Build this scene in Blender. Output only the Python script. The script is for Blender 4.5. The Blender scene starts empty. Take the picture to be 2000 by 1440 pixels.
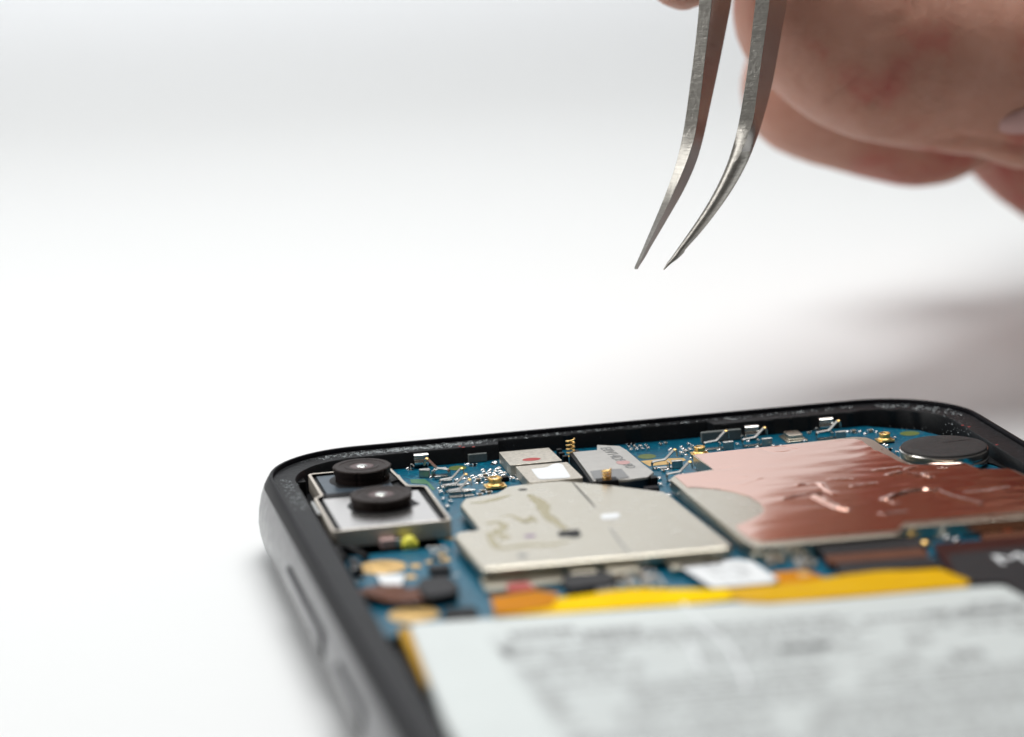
import bpy, bmesh, math, random
from mathutils import Vector, Matrix, noise
from mathutils.geometry import delaunay_2d_cdt

random.seed(7)
scene = bpy.context.scene
S = 0.001                                   # everything below is written in millimetres

# ------------------------------------------------------------------ camera
FPX = 5700.0                                # focal length in photo pixels (photo is 2000 wide)
yd = Vector((-1261, 1218, -FPX)).normalized()
nn = Vector((1, 0.0425, 0)).cross(yd).normalized()
if nn.y < 0: nn = -nn
xd = yd.cross(nn)
ROT = Matrix((xd, yd, nn))                  # camera space -> phone space
CAM = -(ROT @ (Vector((0, -180, -FPX)) * (272 / FPX)))
cam_data = bpy.data.cameras.new('camera')
cam = bpy.data.objects.new('camera', cam_data)
scene.collection.objects.link(cam)
cam.matrix_world = Matrix.Translation(CAM * S) @ ROT.to_4x4()
cam_data.sensor_width = 36
cam_data.lens = 36 * FPX / 2000
cam_data.clip_start = 0.01
cam_data.clip_end = 20
cam_data.dof.use_dof = True
cam_data.dof.focus_distance = 0.268
cam_data.dof.aperture_fstop = 16.5
cam_data.dof.aperture_blades = 0
scene.camera = cam

# ------------------------------------------------------------------ world, lamps, exposure
world = bpy.data.worlds.new('World'); scene.world = world; world.use_nodes = True
bg = world.node_tree.nodes['Background']
bg.inputs['Color'].default_value = (1.0, 0.96, 0.93, 1)
bg.inputs['Strength'].default_value = 0.06

def area(name, loc, target, size, size_y, power, color):
    l = bpy.data.lights.new(name, 'AREA'); l.shape = 'RECTANGLE'
    l.size = size * S; l.size_y = size_y * S; l.energy = power; l.color = color
    o = bpy.data.objects.new(name, l); scene.collection.objects.link(o)
    o.location = Vector(loc) * S
    o.rotation_euler = (Vector(target) - Vector(loc)).to_track_quat('-Z', 'Y').to_euler()
    return o
area('key_softbox', (55, 45, 410), (18, 30, 0), 260, 260, 1.64, (1.0, 0.99, 0.97))
area('backdrop_fill', (80, 545, 460), (130, 880, 280), 460, 200, 2.2, (0.985, 0.98, 1.0))  # added lamp: lifts the sweep so the shield covers mirror something bright
area('table_fill', (-160, 430, 480), (-110, 440, 0), 300, 300, 0.78, (1.0, 0.99, 0.97))  # fill lamp added to lift the far left of the table
area('side_fill', (-330, 10, 250), (0, 10, 20), 400, 240, 0.80, (1.0, 0.99, 0.97))  # added lamp, placed so the tweezers' left faces pick up a highlight

scene.view_settings.view_transform = 'Standard'
scene.view_settings.look = 'None'
scene.view_settings.exposure = 0
scene.view_settings.gamma = 1
scene.render.engine = 'CYCLES'
scene.cycles.use_denoising = True
scene.cycles.max_bounces = 10
scene.cycles.diffuse_bounces = 5
scene.cycles.glossy_bounces = 5
scene.cycles.sample_clamp_indirect = 6
scene.cycles.caustics_reflective = False

# ------------------------------------------------------------------ helpers
def ray(px, py): return ROT @ Vector((px - 1000, 720 - py, -FPX))
def P(px, py, z=0.0):                        # where a line of sight meets the level z of the phone
    d = ray(px, py); return CAM + d * ((z - CAM.z) / d.z)
def D(px, py, dist):                         # a point at a given distance from the camera
    return CAM + ray(px, py) * (dist / FPX)
def PP(pts, z, ox=0, oy=0, k=1.0):
    out = []
    for x, y in pts:
        p = P(ox + x / k, oy + y / k, z); out.append((p.x, p.y))
    return out

COL = scene.collection
def tag(o, label=None, cat=None, kind=None, group=None):
    if label: o['label'] = label
    if cat: o['category'] = cat
    if kind: o['kind'] = kind
    if group: o['group'] = group
    return o
def empty(name, loc=(0, 0, 0)):
    o = bpy.data.objects.new(name, None); o.location = Vector(loc) * S
    o.empty_display_size = 0.005; COL.objects.link(o); return o
def obj(name, bm, mats, parent=None, bevel=0, seg=2, smooth=True, loc=None, angle=35):
    if bm.faces: bmesh.ops.recalc_face_normals(bm, faces=bm.faces)
    bm.transform(Matrix.Scale(S, 4))
    me = bpy.data.meshes.new(name); bm.to_mesh(me); bm.free()
    for m in (mats if isinstance(mats, (list, tuple)) else [mats]): me.materials.append(m)
    o = bpy.data.objects.new(name, me); COL.objects.link(o)
    if loc is not None: o.location = Vector(loc) * S
    if parent: o.parent = parent; 
    if smooth:
        for p in me.polygons: p.use_smooth = True
        me.set_sharp_from_angle(angle=math.radians(angle))
    if bevel:
        b = o.modifiers.new('bevel', 'BEVEL'); b.width = bevel * S; b.segments = seg
        b.limit_method = 'ANGLE'; b.angle_limit = math.radians(30); b.harden_normals = smooth
        b.use_clamp_overlap = True
    return o

def fillet(pts, r, n=5):
    """round the corners of a polygon; r may be a number or one per corner"""
    out = []; N = len(pts)
    for i in range(N):
        p0, p1, p2 = Vector(pts[i - 1][:2]), Vector(pts[i][:2]), Vector(pts[(i + 1) % N][:2])
        rr = r[i] if isinstance(r, (list, tuple)) else r
        a = p0 - p1; b = p2 - p1
        if rr <= 0 or a.length < 1e-6 or b.length < 1e-6: out.append(tuple(p1)); continue
        t = min(rr, a.length * .45, b.length * .45)
        s = p1 + a.normalized() * t; e = p1 + b.normalized() * t
        for k in range(n + 1):
            u = k / n
            q = s * (1 - u) ** 2 + p1 * (2 * u * (1 - u)) + e * u * u
            out.append((q.x, q.y))
    return out
def prism(bm, pts, z0, z1, mi=0):
    lo = [bm.verts.new((p[0], p[1], z0)) for p in pts]
    hi = [bm.verts.new((p[0], p[1], z1)) for p in pts]
    n = len(pts); fs = [bm.faces.new(hi), bm.faces.new(lo[::-1])]
    for i in range(n):
        fs.append(bm.faces.new((lo[i], lo[(i + 1) % n], hi[(i + 1) % n], hi[i])))
    for f in fs: f.material_index = mi
    return fs
def box(bm, x0, x1, y0, y1, z0, z1, mi=0):
    return prism(bm, [(x0, y0), (x1, y0), (x1, y1), (x0, y1)], z0, z1, mi)
def lathe(bm, prof, c=(0, 0), n=48, mi=0, mod=None, sx=1, sy=1):
    rings = []
    for r, z in prof:
        ring = []
        for k in range(n):
            a = 2 * math.pi * k / n; rr = r * (mod(a, r, z) if mod else 1)
            ring.append(bm.verts.new((c[0] + sx * rr * math.cos(a), c[1] + sy * rr * math.sin(a), z)))
        rings.append(ring)
    for a, b in zip(rings, rings[1:]):
        for k in range(n):
            f = bm.faces.new((a[k], a[(k + 1) % n], b[(k + 1) % n], b[k])); f.material_index = mi
    for ring in (rings[0], rings[-1]):
        f = bm.faces.new(ring); f.material_index = mi
def tube(bm, pts, r, n=8, mi=0, flat=1.0):
    pts = [Vector(p) for p in pts]; rings = []
    up = Vector((0, 0, 1))
    for i, p in enumerate(pts):
        t = (pts[min(i + 1, len(pts) - 1)] - pts[max(i - 1, 0)]).normalized()
        a = t.cross(up)
        if a.length < 1e-4: a = Vector((1, 0, 0))
        a.normalize(); b = a.cross(t)
        rr = r[i] if isinstance(r, (list, tuple)) else r
        rings.append([bm.verts.new(p + a * (rr * math.cos(2 * math.pi * k / n)) + b * (rr * flat * math.sin(2 * math.pi * k / n))) for k in range(n)])
    for a, b in zip(rings, rings[1:]):
        for k in range(n):
            bm.faces.new((a[k], a[(k + 1) % n], b[(k + 1) % n], b[k])).material_index = mi
    bm.faces.new(rings[0]); bm.faces.new(rings[-1])
def ribbon(bm, path, t, y0, y1, axis='x', mi=0, org=(0, 0, 0)):
    """bent sheet metal: path of (u,z) offsets thickness t, extruded from y0 to y1"""
    path = [Vector(p) for p in path]; L, R = [], []
    for i, p in enumerate(path):
        d = (path[min(i + 1, len(path) - 1)] - path[max(i - 1, 0)]).normalized()
        nrm = Vector((-d.y, d.x)) * t / 2
        L.append(p + nrm); R.append(p - nrm)
    def V(q, y):
        return (org[0] + q.x, org[1] + y, org[2] + q.y) if axis == 'x' else (org[0] + y, org[1] + q.x, org[2] + q.y)
    a = [(bm.verts.new(V(l, y0)), bm.verts.new(V(r, y0)), bm.verts.new(V(l, y1)), bm.verts.new(V(r, y1))) for l, r in zip(L, R)]
    for p, q in zip(a, a[1:]):
        for f in ((p[0], q[0], q[1], p[1]), (p[2], p[3], q[3], q[2]), (p[0], p[2], q[2], q[0]), (p[1], q[1], q[3], p[3])):
            bm.faces.new(f).material_index = mi
    for p in (a[0], a[-1]): bm.faces.new((p[0], p[1], p[3], p[2])).material_index = mi
def smoothpath(pts, n=6):
    """catmull-rom through 2D/3D points"""
    pts = [Vector(p) for p in pts]; out = []
    for i in range(len(pts) - 1):
        p0 = pts[max(i - 1, 0)]; p1 = pts[i]; p2 = pts[i + 1]; p3 = pts[min(i + 2, len(pts) - 1)]
        for k in range(n):
            u = k / n
            out.append(0.5 * ((2 * p1) + (p2 - p0) * u + (2 * p0 - 5 * p1 + 4 * p2 - p3) * u * u + (3 * p1 - p0 - 3 * p2 + p3) * u ** 3))
    out.append(pts[-1]); return out
def blob(bm, c, rx, ry, rz, n=10, m=5, mi=0, half=True):
    """solder-like dome"""
    rows = []
    a0 = 0 if half else -math.pi / 2
    for j in range(m + 1):
        a = a0 + (math.pi / 2 - a0) * j / m
        rows.append((math.cos(a), math.sin(a)))
    rings = []
    for cr, sr in rows[:-1]:
        rings.append([bm.verts.new((c[0] + rx * cr * math.cos(2 * math.pi * k / n), c[1] + ry * cr * math.sin(2 * math.pi * k / n), c[2] + rz * sr)) for k in range(n)])
    top = bm.verts.new((c[0], c[1], c[2] + rz))
    for a, b in zip(rings, rings[1:]):
        for k in range(n): bm.faces.new((a[k], a[(k + 1) % n], b[(k + 1) % n], b[k])).material_index = mi
    for k in range(n): bm.faces.new((rings[-1][k], rings[-1][(k + 1) % n], top)).material_index = mi
    bm.faces.new(rings[0][::-1]).material_index = mi

# ------------------------------------------------------------------ materials
def mat(name, col, rough=.5, metal=0, bump=0, bscale=1.0, bstretch=(1, 1, 1), coat=0, var=0, vscale=1.0, vcol=None,
        rvar=0, sss=0, sheen=0, alpha=1, detail=4, spec=.5, aniso=0, coatrough=.1, extra=None):
    """scales are in features per millimetre"""
    m = bpy.data.materials.new(name); m.use_nodes = True
    nt = m.node_tree; N = nt.nodes; L = nt.links; b = N['Principled BSDF']
    b.inputs['Base Color'].default_value = (*col, 1)
    b.inputs['Roughness'].default_value = rough
    b.inputs['Metallic'].default_value = metal
    b.inputs['Coat Weight'].default_value = coat
    b.inputs['Coat Roughness'].default_value = coatrough
    b.inputs['Specular IOR Level'].default_value = spec
    b.inputs['Alpha'].default_value = alpha
    tc = N.new('ShaderNodeTexCoord'); mp = N.new('ShaderNodeMapping')
    mp.inputs['Scale'].default_value = (1000, 1000, 1000)
    L.new(tc.outputs['Object'], mp.inputs['Vector'])
    def noi(scale, stretch=(1, 1, 1), det=4, rgh=.55):
        v = N.new('ShaderNodeMapping'); v.inputs['Scale'].default_value = stretch
        L.new(mp.outputs[0], v.inputs['Vector'])
        n = N.new('ShaderNodeTexNoise'); n.inputs['Scale'].default_value = scale
        n.inputs['Detail'].default_value = det; n.inputs['Roughness'].default_value = rgh
        L.new(v.outputs[0], n.inputs['Vector']); return n
    m['_'] = 0
    if var:
        n = noi(vscale, det=6); r = N.new('ShaderNodeValToRGB')
        r.color_ramp.elements[0].position = .5 - .25; r.color_ramp.elements[1].position = .5 + .25
        c2 = vcol or tuple(c * (1 - var) for c in col)
        r.color_ramp.elements[0].color = (*c2, 1); r.color_ramp.elements[1].color = (*col, 1)
        L.new(n.outputs['Fac'], r.inputs[0]); L.new(r.outputs[0], b.inputs['Base Color'])
    if rvar:
        n = noi(vscale * 2.3, det=6); mr = N.new('ShaderNodeMapRange')
        mr.inputs['From Min'].default_value = .3; mr.inputs['From Max'].default_value = .7
        mr.inputs['To Min'].default_value = max(0, rough - rvar); mr.inputs['To Max'].default_value = rough + rvar
        L.new(n.outputs['Fac'], mr.inputs['Value']); L.new(mr.outputs[0], b.inputs['Roughness'])
    if bump:
        n = noi(bscale, bstretch, det=detail); bp = N.new('ShaderNodeBump')
        bp.inputs['Strength'].default_value = 1; bp.inputs['Distance'].default_value = bump * S
        L.new(n.outputs['Fac'], bp.inputs['Height']); L.new(bp.outputs[0], b.inputs['Normal'])
        if coat: L.new(bp.outputs[0], b.inputs['Coat Normal'])
    if extra: extra(nt, b, noi, mp)
    return m

def dust(amount=.62, scale=4.0, col=(.35, .38, .40)):
    def f(nt, b, noi, mp):
        N, L = nt.nodes, nt.links
        n = noi(scale, det=8, rgh=.75); r = N.new('ShaderNodeMapRange')
        r.inputs['From Min'].default_value = amount; r.inputs['From Max'].default_value = amount + .06
        L.new(n.outputs['Fac'], r.inputs['Value'])
        mx = N.new('ShaderNodeMix'); mx.data_type = 'RGBA'
        mx.inputs[6].default_value = b.inputs['Base Color'].default_value
        if b.inputs['Base Color'].links: L.new(b.inputs['Base Color'].links[0].from_socket, mx.inputs[6])
        mx.inputs[7].default_value = (*col, 1)
        L.new(r.outputs[0], mx.inputs[0]); L.new(mx.outputs[2], b.inputs['Base Color'])
    return f

M = {}
M['paper'] = mat('white_table_paper', (.80, .82, .83), .55, var=.012, vscale=.02, spec=.25)
M['frame'] = mat('anodised_charcoal_frame', (.020, .020, .028), .22, metal=.3, coat=.2, spec=.4, bump=.002, bscale=6, rvar=.05, vscale=.4, coatrough=.18)
M['plastic'] = mat('black_moulded_plastic', (.007, .008, .010), .45, spec=.3, bump=.02, bscale=3, var=.4, vscale=2, extra=dust(.66, 5))
M['ledge'] = mat('dusty_black_plastic', (.014, .015, .018), .5, spec=.2, bump=.05, bscale=2.5, detail=8, var=.5, vscale=1.5, extra=dust(.615, 4, (.22, .24, .26)))
M['residue'] = mat('clear_adhesive_residue', (.60, .66, .68), .22, alpha=.62, spec=.8)
def pcb_extra(nt, b, noi, mp):
    N, L = nt.nodes, nt.links
    # copper traces under the solder mask: a brick pattern gives straight runs and vias
    br = N.new('ShaderNodeTexBrick'); br.inputs['Scale'].default_value = .42
    br.inputs['Mortar Size'].default_value = .035; br.inputs['Mortar Smooth'].default_value = .3
    br.offset = .37; br.squash = 1.7
    v = N.new('ShaderNodeMapping'); v.inputs['Rotation'].default_value = (0, 0, .78)
    L.new(mp.outputs[0], v.inputs['Vector'])
    nz = noi(.35, det=1); vm = N.new('ShaderNodeVectorMath'); vm.operation = 'MULTIPLY_ADD'
    vm.inputs[1].default_value = (2.5, 2.5, 0)
    L.new(nz.outputs['Color'], vm.inputs[0]); L.new(v.outputs[0], vm.inputs[2])
    L.new(vm.outputs[0], br.inputs['Vector'])
    mx = N.new('ShaderNodeMix'); mx.data_type = 'RGBA'
    mx.inputs[6].default_value = (.0, .085, .155, 1); mx.inputs[7].default_value = (.0, .16, .25, 1)
    L.new(br.outputs['Fac'], mx.inputs[0]); L.new(mx.outputs[2], b.inputs['Base Color'])
    bp = N.new('ShaderNodeBump'); bp.inputs['Distance'].default_value = .02 * S
    L.new(br.outputs['Fac'], bp.inputs['Height']); L.new(bp.outputs[0], b.inputs['Normal'])
M['pcb'] = mat('blue_solder_mask', (.0, .07, .14), .34, coat=.04, coatrough=.15, spec=.24, extra=pcb_extra)
M['nickel'] = mat('nickel_silver_sheet', (.61, .57, .475), .30, metal=1, bump=.0015, bscale=3, rvar=.05, vscale=.3)
M['rimmetal'] = mat('pale_steel_rim', (.74, .72, .68), .36, metal=1, bump=.002, bscale=8)
M['can'] = mat('satin_camera_can', (.60, .55, .48), .4, metal=.45, bump=.003, bscale=3, bstretch=(1, 1, 4))
M['brushed'] = mat('brushed_chip_metal', (.74, .69, .60), .4, metal=.85, bump=.08, bscale=2.2, bstretch=(.5, 1.6, 1), var=.3, vscale=3.2, detail=8)
M['chrome'] = mat('polished_contact_metal', (.86, .84, .80), .16, metal=1, bump=.002, bscale=4)
M['clip'] = mat('bent_clip_metal', (.66, .63, .58), .26, metal=1, bump=.004, bscale=5, var=.3, vscale=2)
M['dullsteel'] = mat('dull_contact_metal', (.55, .55, .53), .32, metal=1, bump=.004, bscale=5, var=.3, vscale=2)
M['gold'] = mat('gold_plating', (.98, .66, .24), .32, metal=1, bump=.002, bscale=6)
M['goldpad'] = mat('flat_gold_pad', (.80, .53, .20), .45, metal=.55, var=.2, vscale=1.5, bump=.004, bscale=3)
M['solder'] = mat('bright_solder', (.90, .90, .90), .18, metal=1)
M['glossblack'] = mat('black_rim_gasket', (.005, .005, .007), .38, spec=.06)
M['matteblack'] = mat('matte_black', (.008, .008, .009), .5, spec=.15, bump=.004, bscale=5)
M['barrel'] = mat('brown_black_lens_barrel', (.024, .016, .014), .48, spec=.15, bump=.003, bscale=6)
M['cone'] = mat('dark_red_lens_cone', (.055, .012, .009), .35)
M['glass'] = mat('coated_lens_glass', (.75, .78, .74), .12, metal=.9, coat=1, coatrough=.02)
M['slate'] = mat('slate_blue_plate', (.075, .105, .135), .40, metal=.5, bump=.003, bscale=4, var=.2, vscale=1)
M['mirror'] = mat('bright_plate', (.58, .565, .55), .26, metal=1, bump=.001, bscale=2)
M['foam'] = mat('grey_conductive_foam', (.19, .21, .205), .85, bump=.03, bscale=7, var=.25, vscale=5)
M['white'] = mat('white_sticker', (.80, .83, .85), .5, bump=.01, bscale=1.2)
M['ink'] = mat('grey_print', (.25, .26, .265), .6)
M['darkink'] = mat('dark_print', (.05, .055, .055), .6)
M['redink'] = mat('red_marker_ink', (.42, .055, .05), .6)
M['pinkink'] = mat('faded_pink_ink', (.55, .33, .32), .5, metal=.3)
M['purple'] = mat('purple_ink', (.22, .12, .26), .5)
M['stain'] = mat('yellow_flux_stain', (.52, .46, .24), .5, alpha=.42)
M['battery'] = mat('white_battery_wrap', (.67, .725, .72), .42, bump=.03, bscale=.25, var=.05, vscale=.15, coat=.25, coatrough=.3)
M['kapton'] = mat('yellow_polyimide_tape', (.92, .55, .0), .5, spec=.02, var=.35, vscale=.22, vcol=(.98, .70, .0), bump=.05, bscale=.5)
M['kaptonochre'] = mat('ochre_tape', (.50, .27, .0), .5, spec=.2)
M['kaptondark'] = mat('orange_polyimide_tape', (.66, .25, .01), .5, spec=.03, var=.3, vscale=.5, bump=.04, bscale=.8)
M['flexbrown'] = mat('brown_flex_circuit', (.15, .06, .035), .5, spec=.12, var=.25, vscale=.6)
M['flexcharcoal'] = mat('charcoal_flex_circuit', (.030, .030, .033), .5, spec=.15, var=.2, vscale=.8)
M['flexmaroon'] = mat('maroon_flex_circuit', (.045, .010, .008), .45, spec=.15, var=.3, vscale=.5)
M['greypad'] = mat('grey_tape', (.22, .225, .23), .5)
M['greenpad'] = mat('olive_mask_opening', (.14, .19, .045), .45, var=.25, vscale=2)
M['greenstrip'] = mat('green_board_edge', (.06, .19, .10), .45)
M['yellowled'] = mat('yellow_led_phosphor', (.92, .86, .10), .45)
M['ceramic'] = mat('tan_ceramic', (.42, .33, .24), .5)
M['pinkled'] = mat('pale_pink_sensor', (.55, .38, .36), .4)
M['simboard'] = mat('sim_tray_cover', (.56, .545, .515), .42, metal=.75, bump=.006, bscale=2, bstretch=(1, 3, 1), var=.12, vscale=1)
M['skinred'] = None

def foil_extra(nt, b, noi, mp):
    pass
M['foil'] = mat('polished_copper_foil', (.86, .52, .42), .105, metal=1, bump=.010, bscale=.42, bstretch=(.55, 1.9, 1), detail=3)

def steel_extra(nt, b, noi, mp):
    N, L = nt.nodes, nt.links
    n1 = noi(1.2, (.4, .4, 4.0), det=8, rgh=.7)
    n2 = noi(2.5, (1, 1, 1), det=4, rgh=.6)
    rp = N.new('ShaderNodeValToRGB'); rp.color_ramp.elements[0].position = .3; rp.color_ramp.elements[1].position = .7
    rp.color_ramp.elements[0].color = (.44, .42, .385, 1); rp.color_ramp.elements[1].color = (.66, .64, .59, 1)
    L.new(n1.outputs['Fac'], rp.inputs[0]); L.new(rp.outputs[0], b.inputs['Base Color'])
    ad = N.new('ShaderNodeMath'); ad.operation = 'ADD'
    L.new(n1.outputs['Fac'], ad.inputs[0]); L.new(n2.outputs['Fac'], ad.inputs[1])
    bp = N.new('ShaderNodeBump'); bp.inputs['Distance'].default_value = .035 * S; bp.inputs['Strength'].default_value = 1
    L.new(ad.outputs[0], bp.inputs['Height']); L.new(bp.outputs[0], b.inputs['Normal'])
M['steel'] = mat('filed_stainless_steel', (.56, .545, .51), .34, metal=1, extra=steel_extra)
def steel2_extra(nt, b, noi, mp):
    N, L = nt.nodes, nt.links
    v = N.new('ShaderNodeMapping'); v.inputs['Rotation'].default_value = (.3, .5, .2)
    n1 = noi(2.0, (8.0, 1.0, 2.5), det=6, rgh=.7)
    bp = N.new('ShaderNodeBump'); bp.inputs['Distance'].default_value = .006 * S
    L.new(n1.outputs['Fac'], bp.inputs['Height']); L.new(bp.outputs[0], b.inputs['Normal'])
M['steelflat'] = mat('ground_steel_face', (.50, .48, .46), .24, metal=1, extra=steel2_extra)

def skin_extra(nt, b, noi, mp):
    N, L = nt.nodes, nt.links
    b.inputs['Subsurface Weight'].default_value = .35
    b.inputs['Subsurface Radius'].default_value = (1.0, .35, .2)
    b.inputs['Subsurface Scale'].default_value = 2.0 * S
    n = noi(.07, det=5, rgh=.6); r = N.new('ShaderNodeValToRGB'); e = r.color_ramp.elements
    e[0].position = .38; e[0].color = (.54, .275, .20, 1); e[1].position = .62; e[1].color = (.44, .115, .085, 1)
    e.new(.5).color = (.48, .225, .155, 1)
    L.new(n.outputs['Fac'], r.inputs[0]); L.new(r.outputs[0], b.inputs['Base Color'])
    n2 = noi(.7, (1, .5, 1.2), det=8, rgh=.75)
    bp = N.new('ShaderNodeBump'); bp.inputs['Distance'].default_value = .45 * S; bp.inputs['Strength'].default_value = .7
    L.new(n2.outputs['Fac'], bp.inputs['Height']); L.new(bp.outputs[0], b.inputs['Normal'])
M['skin'] = mat('warm_skin', (.58, .28, .20), .48, extra=skin_extra, spec=.4)
M['cloth'] = mat('charcoal_sleeve_cloth', (.028, .028, .031), .85, bump=.15, bscale=1.5, var=.3, vscale=1)

# ------------------------------------------------------------------ setting: table and backdrop sweep
TZ = -5.9
bm = bmesh.new()
prof = [(-400, TZ), (620, TZ)]
for k in range(1, 13):
    a = math.pi / 2 * k / 12; prof.append((620 + 260 * math.sin(a), TZ + 260 * (1 - math.cos(a))))
prof.append((880, 1100))
lo = [bm.verts.new((-1300, y, z)) for y, z in prof]; hi = [bm.verts.new((1300, y, z)) for y, z in prof]
for i in range(len(prof) - 1): bm.faces.new((lo[i], hi[i], hi[i + 1], lo[i + 1]))
o = obj('table_surface', bm, M['paper'], angle=80)
tag(o, kind='structure')

# ------------------------------------------------------------------ the phone
phone = tag(empty('smartphone', (10, -70, TZ)), 'opened black smartphone lying face down with its circuit board, cameras and battery exposed', 'smartphone')
def part(name, bm, mats, label=None, parent=None, **k):
    o = obj(name, bm, mats, None, **k)
    p = parent or phone
    o.parent = p
    q = p; off = Vector((0, 0, 0))
    while q is not None: off += q.location; q = q.parent
    if k.get('loc') is None: o.location = -off
    else: o.location = Vector(k['loc']) * S - off
    if label: o['label'] = label
    return o

X0, X1, Y1, Y0 = -24.6, 44.8, 4.4, -146.0
def outline(off, R=10.5, n=14):
    """rounded rectangle, inset by off, as (x, y, side) starting on the left side going up"""
    r = max(R - off, .3); x0, x1, y0, y1 = X0 + off, X1 - off, Y0 + off, Y1 - off
    pts = []
    def line(a, b, m, s):
        for k in range(m): pts.append((a[0] + (b[0] - a[0]) * k / m, a[1] + (b[1] - a[1]) * k / m, s))
    def arc(cx, cy, a0, s):
        for k in range(n): 
            a = a0 - math.pi / 2 * k / n; pts.append((cx + r * math.cos(a), cy + r * math.sin(a), s))
    line((x0, y0 + r), (x0, y1 - r), 24, 'l'); arc(x0 + r, y1 - r, math.pi, 'c')
    line((x0 + r, y1), (x1 - r, y1), 160, 't'); arc(x1 - r, y1 - r, math.pi / 2, 'c')
    line((x1, y1 - r), (x1, y0 + r), 24, 'r'); arc(x1 - r, y0 + r, 0, 'c')
    line((x1 - r, y0), (x0 + r, y0), 24, 'b'); arc(x0 + r, y0 + r, -math.pi / 2, 'c')
    return pts
def sweep(bm, prof, close=False, mi=None):
    rings = []
    for j, (off, z) in enumerate(prof):
        ring = []
        for x, y, s in outline(off):
            ring.append(bm.verts.new((x, y, z)))
        rings.append(ring)
    n = len(rings[0])
    for j, (a, b) in enumerate(zip(rings, rings[1:])):
        for k in range(n):
            f = bm.faces.new((a[k], a[(k + 1) % n], b[(k + 1) % n], b[k]))
            if mi: f.material_index = mi[j]
    return rings
bm = bmesh.new()
prof = [(3.0, -5.85), (1.5, -5.75), (.85, -5.3), (.35, -4.4), (.08, -3.2), (0, -2.2), (.10, -1.0), (.34, .1), (.66, 1.0), (.98, 1.62), (1.16, 1.90),
        (1.24, 2.0), (1.46, 2.0), (1.52, 1.95), (1.56, 1.62)]
sweep(bm, prof, mi=[0] * 8 + [1] * 20)
part('frame', bm, [M['frame'], M['glossblack']], 'glossy charcoal outer frame with rounded corners', angle=60)

# inner plastic bezel: ledge + wall, the ledge narrower along part of the top side
bm = bmesh.new()
def ledge_in(x, y, s):
    if s == 't':
        if -0.9 < x < 19.6: return 2.15
        if 19.6 <= x: return 3.7
        return 3.5
    return 3.5
rings = []
for j, (base, z) in enumerate([(1.52, 1.60), (1.75, 1.56), (None, 1.50), (None, 1.38), (None, -.85), (6.5, -.9)]):
    ring = []
    ref = outline(3.5)
    for (x, y, s), (xo, yo, so) in zip(outline(base if base else 3.5), ref):
        if base is None:
            d = ledge_in(xo, yo, so) + (0 if z > 1.45 else .10)
            if so == 't': y = Y1 - d
            elif z < 1.45:
                x, y, s = outline(3.6)[len(ring)]
        if z > -.3 and z < 1.6: z_ = z + .03 * noise.noise(Vector((x * .8, y * .8, 3)))
        else: z_ = z
        ring.append(bm.verts.new((x, y, z_)))
    rings.append(ring)
n = len(rings[0])
for j, (a, b) in enumerate(zip(rings, rings[1:])):
    for k in range(n):
        f = bm.faces.new((a[k], a[(k + 1) % n], b[(k + 1) % n], b[k])); f.material_index = 0 if j < 2 else 1
f = bm.faces.new(rings[-1]); f.material_index = 1
part('inner_bezel', bm, [M['ledge'], M['plastic']], 'black plastic ledge and walls round the inside, dusty', angle=40)

# shreds of clear glue on the ledge: nobody could count them
bm = bmesh.new()
def shred(x, y, z, L, w):
    a = random.uniform(-.5, .5) if random.random() < .75 else random.uniform(0, 3.1)
    p = [(x, y, z)]
    for k in range(3):
        a += random.uniform(-.9, .9); q = p[-1]
        p.append((q[0] + L / 3 * math.cos(a), q[1] + L / 3 * math.sin(a), z + random.uniform(0, .10)))
    tube(bm, p, [w * .4, w, w * .8, w * .3], n=4, flat=.6)
def corner_tangent(px, py): pass
for i in range(900):
    u = random.random()
    if u < .55:            # left part of the top ledge and the left corner
        x = random.triangular(-20, 0, -9); y = Y1 - random.gauss(2.45, .35)
        if x < -14: 
            t = (-14 - x) / 10.5; t = min(t, 1); y = Y1 - 10.5 + math.sqrt(max(0, 1 - t * t)) * (10.5 - random.gauss(2.5, .35))
            if y > 3.1: continue
        dens = 1
    elif u < .75:
        x = random.uniform(0, 34); y = Y1 - random.gauss(1.9 if x < 19.6 else 2.3, .22)
    elif u < .92:          # right corner
        a = random.uniform(.15, 1.35); r = 10.5 - random.gauss(2.5, .5)
        x = X1 - 10.5 + r * math.cos(a); y = Y1 - 10.5 + r * math.sin(a)
    else:
        x = X0 + random.gauss(2.6, .4); y = random.uniform(-16, -5)
    shred(x, y, 1.52, random.uniform(.1, .55), random.uniform(.012, .040))
o = part('adhesive_residue', bm, M['residue'], 'torn shreds of clear glue along the ledge', smooth=False); o['kind'] = 'stuff'
for x, y in ((898, 871), (925, 872), (905, 873), (1880, 830), (1893, 833), (1947, 868)):
    c = P(x, y, 1.55); bm = bmesh.new(); blob(bm, (c.x, c.y, 1.5), .16, .10, .05)
    part('red_glue_speck', bm, M['redink'])

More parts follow.
